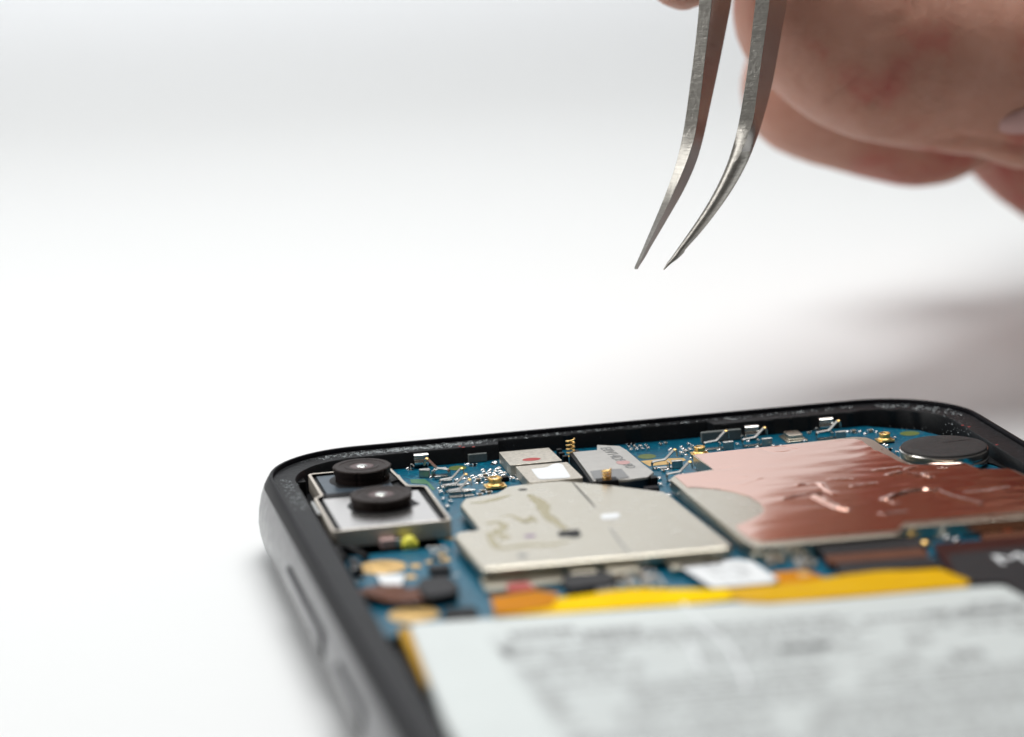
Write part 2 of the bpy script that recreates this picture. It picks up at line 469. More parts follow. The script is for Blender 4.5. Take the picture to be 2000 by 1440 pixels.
# side keys on the left flank
def side_key(y0, y1):
    bm = bmesh.new()
    prof = fillet([(y0, -2.75), (y1, -2.75), (y1, -.95), (y0, -.95)], .85, 6)
    lo_ = [bm.verts.new((X0 + .5, a, z)) for a, z in prof]; hi_ = [bm.verts.new((X0 - .20, a, z)) for a, z in prof]
    bm.faces.new(hi_); bm.faces.new(lo_[::-1])
    for i in range(len(prof)): bm.faces.new((lo_[i], lo_[(i + 1) % len(prof)], hi_[(i + 1) % len(prof)], hi_[i]))
    k = part('side_key', bm, M['frame'], bevel=.22, seg=3)
    bm = bmesh.new()
    prof = fillet([(y0 - .22, -2.97), (y1 + .22, -2.97), (y1 + .22, -.73), (y0 - .22, -.73)], 1.0, 6)
    lo_ = [bm.verts.new((X0 + .4, a, z)) for a, z in prof]
    hi_ = [bm.verts.new((X0 - .07 + (.10 if z > -1.2 else .0), a, z)) for a, z in prof]
    bm.faces.new(hi_); bm.faces.new(lo_[::-1])
    for i in range(len(prof)): bm.faces.new((lo_[i], lo_[(i + 1) % len(prof)], hi_[(i + 1) % len(prof)], hi_[i]))
    part('key_gap', bm, M['matteblack'])
side_key(-44.0, -24.3)
side_key(-62.5, -51.0)

# ------------------------------------------------------------------ circuit board
def board(poly, z0, z1, name='circuit_board', m='pcb', label=None, bevel=.04):
    bm = bmesh.new(); prism(bm, poly, z0, z1); return part(name, bm, M[m], label, bevel=bevel)
pcb_poly = [(-11.6, 2.0), (-11.6, -26.3), (-20.2, -26.3), (-20.4, -49.0), (-9.5, -49.0), (-9.5, -47.0), (33.0, -50), (40.9, -46), (40.9, -6.5), (38.4, -2.2), (34.5, .45), (19.5, .45), (19.5, 2.1), (-.8, 2.1), (-.9, .8), (-1.4, .5), (-1.4, .95), (-10, .95)]
board([(-11.6, .9), (-11.6, -26.3), (-20.2, -26.3), (-20.4, -49.0), (-9.5, -49.0), (-9.5, -47.0), (33.0, -50), (40.9, -46), (40.9, -7.5), (38.9, -3.0), (34.5, .55), (-11, .95)], -.75, 0, label='blue circuit board with silvery solder joints')
bm = bmesh.new(); prism(bm, [(-.6, .8), (19.4, .4), (19.4, 2.2), (-.6, 2.2)], -.74, -.01)
part('circuit_board_tab', bm, M['pcb'])

def decal(name, pts, z, m, h=.02, label=None, parent=None):
    bm = bmesh.new(); prism(bm, pts, z, z + h); return part(name, bm, M[m], label, parent=parent, smooth=False)
def ell(px, py, rx, ry, z, n=28):
    c = P(px, py, z); return [(c.x + rx * math.cos(2 * math.pi * k / n), c.y + ry * math.sin(2 * math.pi * k / n)) for k in range(n)]

# pads and mask openings on the board
decal('mask_opening', ell(893.5, 914.5, .85, .85, 0), 0, 'greenpad', label='olive oval opening beside the left contact clips')
decal('mask_opening', ell(1263.5, 892, .85, .9, 0), 0, 'greenpad', label='olive oval opening right of the grey module')
decal('mask_opening', ell(1777, 847, .95, .9, 0), 0, 'greenpad', label='olive oval opening behind the round motor')
decal('board_edge_strip', PP([(803, 944), (801, 937), (829, 936), (838, 942), (850, 956), (845, 958), (834, 946)], 0), 0, 'greenstrip')
decal('gold_pad', PP([(1251, 901), (1302, 896), (1335, 895), (1340, 899), (1322, 906), (1268, 911)], 0), 0, 'goldpad', label='wide gold pad under a contact clip')
for (a, b, rx, ry) in ((923.3, 910.5, .36, .40), (965.2, 906.7, .38, .4), (802.5, 918, .32, .32)):
    decal('test_pad', ell(a, b, rx, ry, 0), 0, 'solder', .03)

# solder joints
dots = [(900 + x / 13.33, 870 + y / 13.33) for x, y in (
 (180, 468), (895, 418), (580, 625), (602, 677), (668, 710), (690, 745), (728, 785), (770, 612), (735, 660), (760, 703), (857, 697), (890, 735), (922, 770),
 (830, 775), (962, 597), (1022, 650), (1062, 705), (1112, 757), (310, 770), (345, 822), (392, 822), (500, 757), (550, 806), (522, 857), (640, 852), (652, 892), (378, 920),
 (420, 970), (560, 962), (1298, 805), (1328, 842), (1360, 882), (1472, 866))]
dots += [(780 + x / 13.33, 870 + y / 13.33) for x, y in ((215, 577), (820, 815), (1510, 862), (1690, 852), (1602, 1002), (1782, 992), (1912, 772), (1010, 1100), (1120, 1245), (1790, 830))]
dots += [(1290 + x / 13.33, 830 + y / 13.33) for x, y in ((270, 605), (550, 566), (590, 603), (780, 640), (655, 700), (660, 760), (790, 847), (200, 1142), (1535, 632), (1200, 652), (240, 640))]
dots += [(1655, 842), (1672, 844), (1680, 841), (1690, 846), (1702, 840), (1712, 843), (1733, 869), (1728, 867), (1525, 870), (1553, 868), (1462, 860), (1476, 867), (1480, 872), (1625, 873), (1646, 869)]
for i, (a, b) in enumerate(dots[:96]):
    c = P(a, b, .1); big = i in (0, 1, 14, 15, 16, 17, 18, 21, 22)
    rx = 1.2 * random.uniform(.13, .19) * (1.45 if big else 1); ry = random.uniform(.11, .17)
    bm = bmesh.new(); blob(bm, (0, 0, 0), rx, ry, random.uniform(.10, .17), n=10, m=4)
    part('solder_joint', bm, M['solder'], loc=(c.x, c.y, 0))

# tiny ceramic capacitors with two bright ends
def cap(px, py, L=.62, W=.32, H=.30, rot=0, body='ceramic', name='capacitor', z=0.0):
    bm = bmesh.new()
    box(bm, -L / 2 + .13, L / 2 - .13, -W / 2, W / 2, 0, H, 0)
    for s in (-1, 1): box(bm, *sorted((s * (L / 2 - .13), s * L / 2)), -W / 2 - .01, W / 2 + .01, 0, H + .01, 1)
    bmesh.ops.rotate(bm, verts=bm.verts, cent=(0, 0, 0), matrix=Matrix.Rotation(rot, 3, 'Z'))
    c = P(px, py, z + H / 2)
    return part(name, bm, [M[body], M['solder']], loc=(c.x, c.y, z), bevel=.03)
for (a, b, r) in ((934, 938, 0), (939, 933, 1.57), (951, 935, 0), (1339, 882, 1.57), (1331, 886, 1.57), (947, 929, 0), (866, 953, 1.57), (861, 962, 1.57), (871, 949, 0),
                  (1348, 879, 1.57), (1002, 936, 1.57), (1667, 843, 0), (1700, 842, 0), (943, 960, 0), (937, 967, 0), (955, 963, 0)):
    cap(a, b, rot=r)
bm = bmesh.new(); box(bm, -.45, .45, -.3, .3, 0, .45)
c = P(984, 934, .3); part('small_chip', bm, M['matteblack'], loc=(c.x, c.y, 0), bevel=.05)
# scattered parts in the blurred front rows
for i in range(40):
    if i < 16: a, b = random.uniform(1205, 1300), random.uniform(1118, 1150)
    elif i < 34: a, b = random.uniform(1500, 1595), random.uniform(1078, 1108); 
    else: a, b = random.uniform(1800, 1890), random.uniform(1036, 1046)
    cap(a, b, .7, .35, .35, rot=random.choice((0, 1.57)))
for (a, b) in ((1306, 968), (1318, 985), (1330, 1000), (1360, 1030), (1290, 947), (1312, 950)):
    cap(a, b, .5, .3, .22, rot=1.57)

for (a, b) in ((838, 962), (846, 972), (851, 984), (858, 996), (866, 975), (874, 990), (880, 980), (1228, 868), (1236, 868), (1285, 915), (1296, 920), (1288, 935), (1250, 872), (1345, 868), (1352, 872),
               (1748, 856), (1738, 878), (1752, 884), (1764, 892), (1715, 860), (1570, 862), (1580, 846), (1510, 872), (1440, 869), (975, 915), (968, 922), (986, 925), (1010, 930), (1290, 868), (1300, 866)):
    cap(a, b, L=random.uniform(.4, .6), W=.28, H=.22, rot=random.choice((0, 1.57)), body=random.choice(('ceramic', 'ceramic', 'matteblack')))
# neat rows of parts on the open patches of the board
for (x0, y0, nx, ny, dx, dy) in ((927, 908, 1, 1, 9, 5), (838, 1072, 4, 2, 10, 8), (846, 1092, 3, 1, 9, 8), (1229, 874, 4, 2, 11, 5), (1216, 1120, 6, 3, 12, 9), (1500, 1078, 6, 2, 13, 9), (1812, 1036, 5, 1, 14, 6)):
    for i in range(nx):
        for j in range(ny):
            cap(x0 + i * dx + j * dy * .8, y0 + j * dy - i * dx * .08, L=.5, W=.27, H=.24, rot=0 if (nx % 2) else 1.57, body='ceramic' if (i + j) % 3 else 'matteblack')
# ------------------------------------------------------------------ contact clips
def clip(px, py, s=1.0, flip=1, ang=0, front=True, name='contact_clip', label=None):
    """px,py = the gilded tip"""
    bm = bmesh.new()
    path = smoothpath([(-1.25, .10), (-1.38, .38), (-1.28, .68), (-1.0, .74), (-.35, .80), (-.10, .86), (.42, 1.34), (.72, 1.62), (.88, 1.64), (.98, 1.48), (1.02, 1.02)], 4)
    ribbon(bm, path, .07, -.26, .26)
    ribbon(bm, [(-1.30, .06), (.3, .06), (1.2, .06)], .08, -.34, .34)
    box(bm, .12, .24, -.40, .40, .02, .60)
    for v in bm.verts: v.co.x *= flip; v.co *= s
    rot = Matrix.Rotation(ang, 3, 'Z')
    bmesh.ops.rotate(bm, verts=bm.verts, cent=(0, 0, 0), matrix=rot)
    tip = rot @ Vector((.80 * flip, 0, 1.66)) * s
    c = P(px, py, tip.z); loc = (c.x - tip.x, c.y - tip.y, 0)
    o = part(name, bm, M['clip'], label, loc=loc)
    bm = bmesh.new(); blob(bm, tuple(tip - Vector((-.04, 0, .02))), .20 * s, .25 * s, .13 * s, half=False)
    part('gilded_tip', bm, M['gold'], parent=o, loc=loc)
    if front:
        bm = bmesh.new(); box(bm, .35, 1.38, -.62, -.50, 0, .74); box(bm, .35, 1.38, -.50, -.22, .66, .76)
        for v in bm.verts: v.co.x *= flip; v.co *= s
        bmesh.ops.rotate(bm, verts=bm.verts, cent=(0, 0, 0), matrix=rot)
        part('guard_plate', bm, M['dullsteel'], parent=o, loc=loc, bevel=.05, seg=2)
    return o
clip(1417.5, 842, label='contact clip in front of the long grey foam strip')
clip(1493, 835.5, label='contact clip beside the upright shiny tab')
clip(1637, 822, label='contact clip near the right shiny tab')
clip(1317.5, 878.5, label='contact clip standing on the wide gold pad')
clip(1347, 902, label='contact clip beside the copper foil notch', front=False)
clip(901, 915, s=.95, front=False); clip(909, 926.5, s=.9, front=False); clip(916, 937, s=.9, front=False)
clip(833, 896, s=1.0, flip=-1, ang=-.55, label='contact clip with a bent leaf by the cameras')
# bent leaf and blocks next to the cameras
def leaf(name, px, py, w, d, h, m='dullsteel', rot=0, bev=.05, z=0, label=None):
    bm = bmesh.new(); box(bm, -w / 2, w / 2, -d / 2, d / 2, 0, h)
    bmesh.ops.rotate(bm, verts=bm.verts, cent=(0, 0, 0), matrix=Matrix.Rotation(rot, 3, 'Z'))
    c = P(px, py, z + h); return part(name, bm, M[m], label, loc=(c.x, c.y, z), bevel=bev)
bm = bmesh.new()
ribbon(bm, smoothpath([(-.75, .1), (-.7, .45), (-.55, .55), (.45, .58), (.62, .50), (.85, .2)], 3), .07, -.32, .32)
c = P(862, 916, .55); part('bent_leaf', bm, M['chrome'], loc=(c.x, c.y, 0))
leaf('metal_block', 829, 916, .95, .5, .68)
leaf('metal_block', 855, 930, .62, .3, .3, 'dullsteel')
for (a, b, w) in ((872, 936, .95), (877, 946.5, 1.2), (888, 958, 1.1)): leaf('metal_block', a, b, w, .75, .34, 'dullsteel')
leaf('metal_bar', 916, 956.5, 1.12, .35, .34, 'chrome')
# upright shiny tabs
def tab(px, py, w=1.3, h=1.0, label=None):
    bm = bmesh.new()
    path = smoothpath([(.35, .0), (.05, .28), (-.16, .52), (-.10, .76), (.06, .92), (-.02, 1.08), (-.16, 1.22), (-.02, 1.34), (.2, 1.36)], 4)
    ribbon(bm, [(p.x, p.y * h) for p in path], .06, -w / 2, w / 2, axis='y')
    c = P(px, py, 1.3 * h); o = part('spring_tab', bm, M['chrome'], label, loc=(c.x, c.y, 0))
    bm = bmesh.new(); tube(bm, smoothpath([(-w / 2 - .28, .15, 0), (-w / 2 - .36, .15, .35), (-w / 2 - .2, .05, .5), (-w / 2 - .02, 0, .3)], 4), .05, n=6)
    part('tab_hook', bm, M['dullsteel'], parent=o, loc=(c.x, c.y, 0)); return o
tab(822, 888.5, 1.32, label='upright shiny tab right of the rear camera')
tab(1467.5, 833.5, 1.3, label='upright shiny tab against the top wall')
tab(1613, 818.5, 1.32, label='upright shiny tab nearest the right corner')

# ------------------------------------------------------------------ golden coaxial sockets
def coax(px, py, s=1.0, label=None):
    c = P(px, py, .75 * s)
    bm = bmesh.new()
    box(bm, -.85, .85, -.62, .62, .0, .16)
    lathe(bm, [(.72, .16), (.72, .24), (.60, .30), (.53, .36), (.53, .60), (.57, .66), (.57, .76), (.50, .80), (.43, .80), (.41, .70), (.40, .35)], n=32)
    for v in bm.verts: v.co *= s
    o = part('coaxial_socket', bm, M['gold'], label, loc=(c.x, c.y, .12), bevel=.02)
    bm = bmesh.new(); lathe(bm, [(.39 * s, .3 * s), (.39 * s, .66 * s), (.30 * s, .72 * s), (.05 * s, .74 * s)], n=24)
    part('socket_centre', bm, M['chrome'], parent=o, loc=(c.x, c.y, .12))
    bm = bmesh.new(); box(bm, -.75 * s, .75 * s, -.78 * s, .4, 0, .13)
    part('socket_base', bm, M['matteblack'], parent=o, loc=(c.x, c.y, 0), bevel=.03)
coax(966.5, 936, 1.12, label='gold ring socket behind the pale shield cover')
coax(1366.5, 875.5, .95, label='gold ring socket touching the copper foil')
coax(1728, 849, .95, label='gold ring socket left of the round motor')

# stepped silver microphone
bm = bmesh.new(); box(bm, -1.05, 1.05, -1.35, 1.35, 0, .16)
prism(bm, fillet([(-.85, -1.1), (.85, -1.1), (.85, 1.1), (-.85, 1.1)], .2), .16, .30)
prism(bm, fillet([(-.72, -.95), (.72, -.95), (.72, .95), (-.72, .95)], .25), .30, .62)
c = P(1549, 846, .6); part('microphone', bm, M['nickel'], 'small stepped silver can near the top wall', loc=(c.x, c.y, 0), bevel=.07, seg=2)

# grey foam blocks on the wall
def wallfoam(pxl, pxr, pyt, pyb, dy=.7, label=None):
    a = P(pxl, pyb, .03); b = P(pxr, pyb - (pxr - pxl) * .06, .03)
    h = (pyb - pyt) / 20.3
    bm = bmesh.new(); box(bm, a.x, b.x, a.y, a.y + dy, .03, h)
    part('foam_block', bm, M['foam'], label, bevel=.06)
wallfoam(915.5, 953, 888, 905, label='grey foam block left of the metal modules')
wallfoam(1371, 1452, 845, 866, .5, label='long grey foam strip on the top wall')

# ------------------------------------------------------------------ metal modules and sim cover
def module(pts, z, h, label, name='metal_module', m='brushed'):
    bm = bmesh.new(); prism(bm, fillet(pts, .15, 3), z, h)
    return part(name, bm, M[m], label, bevel=.09, seg=2)
m1 = module([(-1.35, -5.6), (3.55, -5.6), (3.45, -.5), (-1.3, -.4)], .02, 1.05, 'brushed metal module with a red ink dot')
decal('red_dot', ell(1038, 897.5, .85, .55, 1.05), 1.052, 'redink', .01, parent=m1)
m2 = module([(-.95, -12.1), (3.95, -12.1), (3.9, -6.15), (-.95, -6.0)], .02, 1.0, 'brushed metal module with a white sticker')
st = PP([(1037, 917), (1054, 915), (1068, 913.5), (1080, 907), (1091, 905), (1099, 908), (1114, 931), (1112, 934), (1057, 937), (1051, 935)], 1.0)
decal('white_sticker', fillet(st, .25, 3), 1.002, 'white', .03, parent=m2)
decal('flap', PP([(1104, 909), (1114, 909), (1122, 918), (1113, 919)], .9), .88, 'dullsteel', .04, parent=m2)

bm = bmesh.new()
sim = [(4.55, -15.2), (9.75, -15.4), (12.4, -15.0), (10.55, -5.3), (10.0, -1.6), (8.5, -.6), (6.2, -.7), (6.2, -3.2), (4.6, -3.3)]
sim = PP([(1160, 940), (1177, 937.5), (1228, 936), (1266, 931), (1277, 922), (1257, 907), (1224, 879), (1210, 871), (1166, 869), (1166, 879), (1118, 883)], 1.15)
prism(bm, sim, .9, 1.15)
simo = part('sim_cover', bm, M['simboard'], 'grey metal cover plate stamped with a small code', bevel=.04)
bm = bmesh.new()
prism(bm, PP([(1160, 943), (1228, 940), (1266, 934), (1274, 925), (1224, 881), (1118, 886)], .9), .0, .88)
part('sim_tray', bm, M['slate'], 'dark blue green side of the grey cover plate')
decal('grey_tape_patch', PP([(1153, 921), (1182, 917.5), (1214, 916.5), (1229, 933), (1206, 936), (1160, 937)], 1.16), 1.165, 'greypad', .03, parent=simo)
bm = bmesh.new(); prism(bm, PP([(1112, 886), (1119, 884), (1161, 941), (1155, 944)], 1.05), .1, 1.05)
part('module_rail', bm, M['matteblack'], 'thin black rail left of the grey cover plate', bevel=.03)
decal('ink_spot', ell(1217, 903.5, .62, .75, 1.16), 1.165, 'pinkink', .008, parent=simo)
def text(body, loc, rotz, size, m, parent, name='printed_text', shear=0, ext=.004):
    cu = bpy.data.curves.new(name, 'FONT'); cu.body = body; cu.size = size * S; cu.extrude = ext * S; cu.shear = shear
    cu.materials.append(M[m]); cu.resolution_u = 3
    tmp = bpy.data.objects.new(name + '_curve', cu); me = bpy.data.meshes.new_from_object(tmp)
    bpy.data.objects.remove(tmp)
    o = bpy.data.objects.new(name, me); COL.objects.link(o); o.parent = parent
    q = parent; off = Vector((0, 0, 0))
    while q is not None: off += q.location; q = q.parent
    o.location = Vector(loc) * S - off; o.rotation_euler = (0, 0, rotz); return o
c = P(1186, 873, 1.17)
text('E0V14D9', (c.x - .75, c.y - .1, 1.172), math.radians(-90 + 2), 1.45, 'ink', simo)
c = P(1226, 906, 1.17)
text('9D', (c.x - .5, c.y, 1.172), math.radians(-90 + 2), 1.3, 'ink', simo)
leaf('black_post', 1276, 931, .62, .9, 1.05, 'matteblack', label='black post right of the grey cover plate')
leaf('black_post', 1272, 951, 1.3, .9, .5, 'flexcharcoal', label='low grey block behind the pale shield cover')
leaf('spring_holder', 1186, 936, 1.85, 1.2, 1.3, 'matteblack', label='black holder under the front spring')

# gold coil springs
def spring(px, py, r, z0, h, turns, wire, label):
    c = P(px, py, z0 + h); pts = []
    N_ = int(turns * 18)
    for k in range(N_ + 1):
        u = k / N_; a = u * turns * 2 * math.pi
        zz = z0 + h * (u ** 1.15); rr = r * (.86 + .14 * u)
        pts.append((rr * math.cos(a), rr * math.sin(a), zz))
    bm = bmesh.new(); tube(bm, pts, wire, n=8)
    part('coil_spring', bm, M['gold'], label, loc=(c.x, c.y, 0))
spring(1113.5, 857.5, .39, .35, 1.75, 5, .09, 'tall open gold coil spring by the top wall')
spring(1184.5, 917, .38, 1.12, 1.05, 4, .10, 'short tight gold coil spring on the black holder')
for (a, b) in ((1092, 877), (1097, 884), (1104, 890), (1126, 880)):
    leaf('black_clip', a, b, .5, .5, .8, 'plastic')

# ------------------------------------------------------------------ dual camera module
zt = 1.70
cm = PP([(609, 921), (617, 919), (660, 915), (757, 906), (769, 909), (806, 944), (813, 947), (829, 947), (838, 952), (884, 1010), (877, 1018), (655, 1034), (644, 1031), (612, 970), (618, 965), (633, 962), (637, 958), (614, 929)], zt)
cm = [(-19.8, -4.3), (-12.3, -4.3), (-11.8, -11.6), (-10.3, -12.2), (-10.35, -24.2), (-20.6, -24.2), (-20.5, -12.9), (-19.8, -12.3)]
def inset(poly, d):
    out = []; N_ = len(poly); A = sum(poly[i - 1][0] * poly[i][1] - poly[i][0] * poly[i - 1][1] for i in range(N_))
    sg = 1 if A > 0 else -1
    for i in range(N_):
        p0, p1, p2 = Vector(poly[i - 1]), Vector(poly[i]), Vector(poly[(i + 1) % N_])
        a = (p1 - p0).normalized(); b = (p2 - p1).normalized()
        na = Vector((-a.y, a.x)) * sg; nb = Vector((-b.y, b.x)) * sg
        bis = (na + nb); bis = bis / max(bis.dot(na), .2)
        q = p1 + bis * d; out.append((q.x, q.y))
    return out
outer = fillet(cm, .55, 4); inner = fillet(inset(cm, .30), .35, 4)
bm = bmesh.new()
n = len(outer)
lo = [bm.verts.new((*p, .15)) for p in outer]; h1 = [bm.verts.new((*p, zt)) for p in outer]
h2 = [bm.verts.new((*p, zt)) for p in inner]; h3 = [bm.verts.new((*p, zt - .33)) for p in inner]
for A_, B_, mi_ in ((lo, h1, 0), (h1, h2, 0), (h2, h3, 1)):
    for i in range(n): bm.faces.new((A_[i], A_[(i + 1) % n], B_[(i + 1) % n], B_[i])).material_index = mi_
bm.faces.new(h3).material_index = 1; bm.faces.new(lo[::-1])
camod = part('camera_module', bm, [M['can'], M['matteblack']], 'twin camera module in a pale metal can', bevel=.06)
bm = bmesh.new(); box(bm, -19.1, -13.05, -11.6, -4.95, zt - .32, zt - .16)
part('rear_plate', bm, M['slate'], 'slate blue plate round the rear lens', parent=camod, bevel=.05)
bm = bmesh.new(); box(bm, -19.75, -11.2, -23.5, -13.1, zt - .32, zt - .12)
part('front_plate', bm, M['mirror'], 'bright silver plate round the front lens', parent=camod, bevel=.1, seg=3)
bm = bmesh.new(); box(bm, -19.4, -11.7, -13.0, -11.75, zt - .32, zt - .06)
part('divider', bm, M['matteblack'], parent=camod, bevel=.05)
def lens(px, py, r, h, label):
    zb = zt - .18; top = zb + h
    c = P(px, py, top)
    gear = lambda a, rr, z: 1 - (.035 if (math.sin(6 * a + .4) > .93) else 0)
    bm = bmesh.new()
    lathe(bm, [(r * .93, zb - .05), (r * .93, zb + h * .45), (r * .97, zb + h * .5), (r * .99, top - .14), (r, top - .08), (r * .965, top), (r * .80, top - .005), (r * .79, top - .04), (r * .60, top - .05), (r * .59, top - .02), (r * .42, top - .06), (r * .40, top - .07), (r * .30, top - .42), (.1, top - .5)], n=96, mod=gear)
    o = part('lens_barrel', bm, M['barrel'], label, parent=camod, loc=(c.x, c.y, 0))
    o2b = bmesh.new(); lathe(o2b, [(r * .405, top - .055), (r * .385, top - .035), (r * .31, top - .20), (r * .28, top - .22), (.05, top - .22)], n=48)
    part('lens_cone', o2b, M['cone'], parent=camod, loc=(c.x, c.y, 0))
    bm = bmesh.new(); blob(bm, (0, 0, top - .24), r * .24, r * .24, .30, n=32, m=8)
    part('lens_glass', bm, M['glass'], parent=camod, loc=(c.x, c.y, 0))
    bm = bmesh.new()
    lob = lambda a, rr, z: 1 + .13 * max(0, math.cos(3 * a + .9)) ** 6
    lathe(bm, [(r * 1.14, zb - .03), (r * 1.14, zb + .03), (r * 1.09, zb + .06), (.3, zb + .07)], n=72, mod=lob)
    part('lens_seat', bm, M['matteblack'], parent=camod, loc=(c.x, c.y, 0))
lens(706.5, 909, 2.62, 1.32, 'brown black barrel of the rear lens')
lens(744, 964, 2.72, 1.05, 'brown black barrel of the front lens')
bm = bmesh.new(); box(bm, -11.95, -11.5, -13.5, -5.0, .05, 1.0); box(bm, -20.9, -20.6, -18, -13.8, .2, 1.62)
part('module_bracket', bm, M['dullsteel'], bevel=.04)
# ribs of black plastic around the camera pocket
bm = bmesh.new(); box(bm, -21.1, -19.9, -3.9, .9, -.8, .9); box(bm, -21.1, -20.8, -14, -4, -.8, .7)
part('pocket_rib', bm, M['plastic'], bevel=.08)

# ------------------------------------------------------------------ pale shield cover
def cdt_sheet(poly, z0, z1, step=0, zf=None):
    """solid sheet with interior points, top at z1 + zf(x, y)"""
    xs = [p[0] for p in poly]; ys = [p[1] for p in poly]
    pts = []; N_ = len(poly)
    for i in range(N_):
        a = Vector(poly[i]); b = Vector(poly[(i + 1) % N_]); m_ = max(1, int((b - a).length / step)) if step else 1
        for k in range(m_): pts.append(a + (b - a) * k / m_)
    nb = len(pts); edges = [(i, (i + 1) % nb) for i in range(nb)]
    if step:
        x = min(xs)
        while x < max(xs):
            y = min(ys)
            while y < max(ys):
                pts.append(Vector((x + random.uniform(-.1, .1) * step, y + random.uniform(-.1, .1) * step))); y += step
            x += step
    V_, E_, F_, *_ = delaunay_2d_cdt(pts, edges, [], 1, 1e-5)
    bm = bmesh.new()
    vs = [bm.verts.new((v.x, v.y, z1 + (zf(v.x, v.y) if zf else 0))) for v in V_]
    for f in F_:
        try: bm.faces.new([vs[i] for i in f])
        except ValueError: pass
    bmesh.ops.delete(bm, geom=[v for v in bm.verts if not v.link_faces], context='VERTS')
    bd = [e for e in bm.edges if e.is_boundary]
    r = bmesh.ops.extrude_edge_only(bm, edges=bd)
    for g in r['geom']:
        if isinstance(g, bmesh.types.BMVert): g.co.z = z0
    return bm
shield_px = [(898, 985), (906, 974), (968, 964), (989, 951), (1050, 942), (1095, 938.5), (1117, 940), (1195, 947), (1299, 961), (1311, 968), (1432, 1064), (1425, 1070),
             (1240, 1087), (948, 1112), (938, 1109), (886, 1047), (892, 1040), (928, 1036), (934, 1031)]
bm = bmesh.new(); prism(bm, fillet(PP(shield_px, 1.3), .3, 3), .42, 1.3)
shield = part('shield_cover', bm, M['nickel'], 'pale silver shield cover with yellow stains', bevel=.3, seg=4)
bm = bmesh.new(); prism(bm, inset(fillet(PP(shield_px, .4), .3, 3), .22), .0, .44)
part('shield_fence', bm, M['rimmetal'], parent=shield)
Z = 1.304
R6 = lambda pts: PP(pts, Z, 850, 930, 4.444)
def stroke(name, pts, w, z, m, parent, h=.008, wob=.3):
    """flat uneven streak through points (mm)"""
    pts = smoothpath(pts, 8); L_, R_ = [], []
    for i, p in enumerate(pts):
        d = (pts[min(i + 1, len(pts) - 1)] - pts[max(i - 1, 0)]).normalized(); nr = Vector((-d.y, d.x))
        u = i / (len(pts) - 1); ww = w * (math.sin(math.pi * min(max(u, .03), .97)) ** .4) * (1 + wob * noise.noise(Vector((p.x * 2, p.y * 2, w * 9))))
        L_.append(p + nr * ww); R_.append(p - nr * ww)
    bm = bmesh.new()
    vs = [[bm.verts.new((q.x, q.y, zz)) for q in (l, r)] for l, r in zip(L_, R_) for zz in (z + h,)]
    for a, b in zip(vs, vs[1:]): bm.faces.new((a[0], b[0], b[1], a[1]))
    return part(name, bm, M[m], parent=parent, smooth=False)
stroke('flux_stain', R6([(300, 235), (420, 225), (530, 200), (650, 165)]), .38, Z, 'stain', shield)
stroke('flux_stain', R6([(810, 160), (870, 200), (930, 250), (960, 330), (1060, 410), (1140, 465)]), .55, Z, 'stain', shield, wob=.7)
stroke('flux_stain', R6([(560, 360), (660, 345), (740, 380), (800, 400), (830, 350), (880, 405)]), .30, Z, 'stain', shield, wob=.8)
stroke('flux_stain', R6([(440, 420), (540, 400), (600, 440), (520, 500), (620, 520), (560, 560)]), .42, Z, 'stain', shield, wob=.8)
stroke('flux_stain', R6([(455, 490), (520, 600), (600, 625), (800, 600), (1000, 595), (1180, 560)]), .45, Z, 'stain', shield)
for (a, b, rx, ry, mm, lab) in ((1021, 956.5, .42, .30, 'matteblack', 'dark round hole'), (1020.5, 1085.5, .42, .5, 'greypad', 'grey round hole'), (1035, 1047, .5, .42, 'purple', 'small purple mark')):
    decal('vent_hole' if mm != 'purple' else 'ink_mark', ell(a, b, rx, ry, Z), Z, mm, .008, lab, parent=shield)
decal('slot_hole', fillet(PP([(1090, 1038), (1130, 1034), (1136, 1046), (1126, 1051), (1116, 1050), (1104, 1048), (1096, 1050), (1090, 1046)], Z), .15), Z, 'matteblack', .008, 'black slot', parent=shield)
decal('slot_window', fillet(PP([(1172, 1010), (1176, 1004.5), (1206, 1002), (1212, 1006), (1207, 1013), (1178, 1015.5)], Z), .25), Z, 'white', .02, 'bright white slot', parent=shield)
stroke('seam', PP([(1118, 942), (1140, 966), (1163, 991)], Z), .09, Z, 'matteblack', shield, wob=0)
stroke('seam', PP([(1190, 1030), (1208, 1055), (1232, 1084)], Z), .08, Z, 'greypad', shield, wob=0)

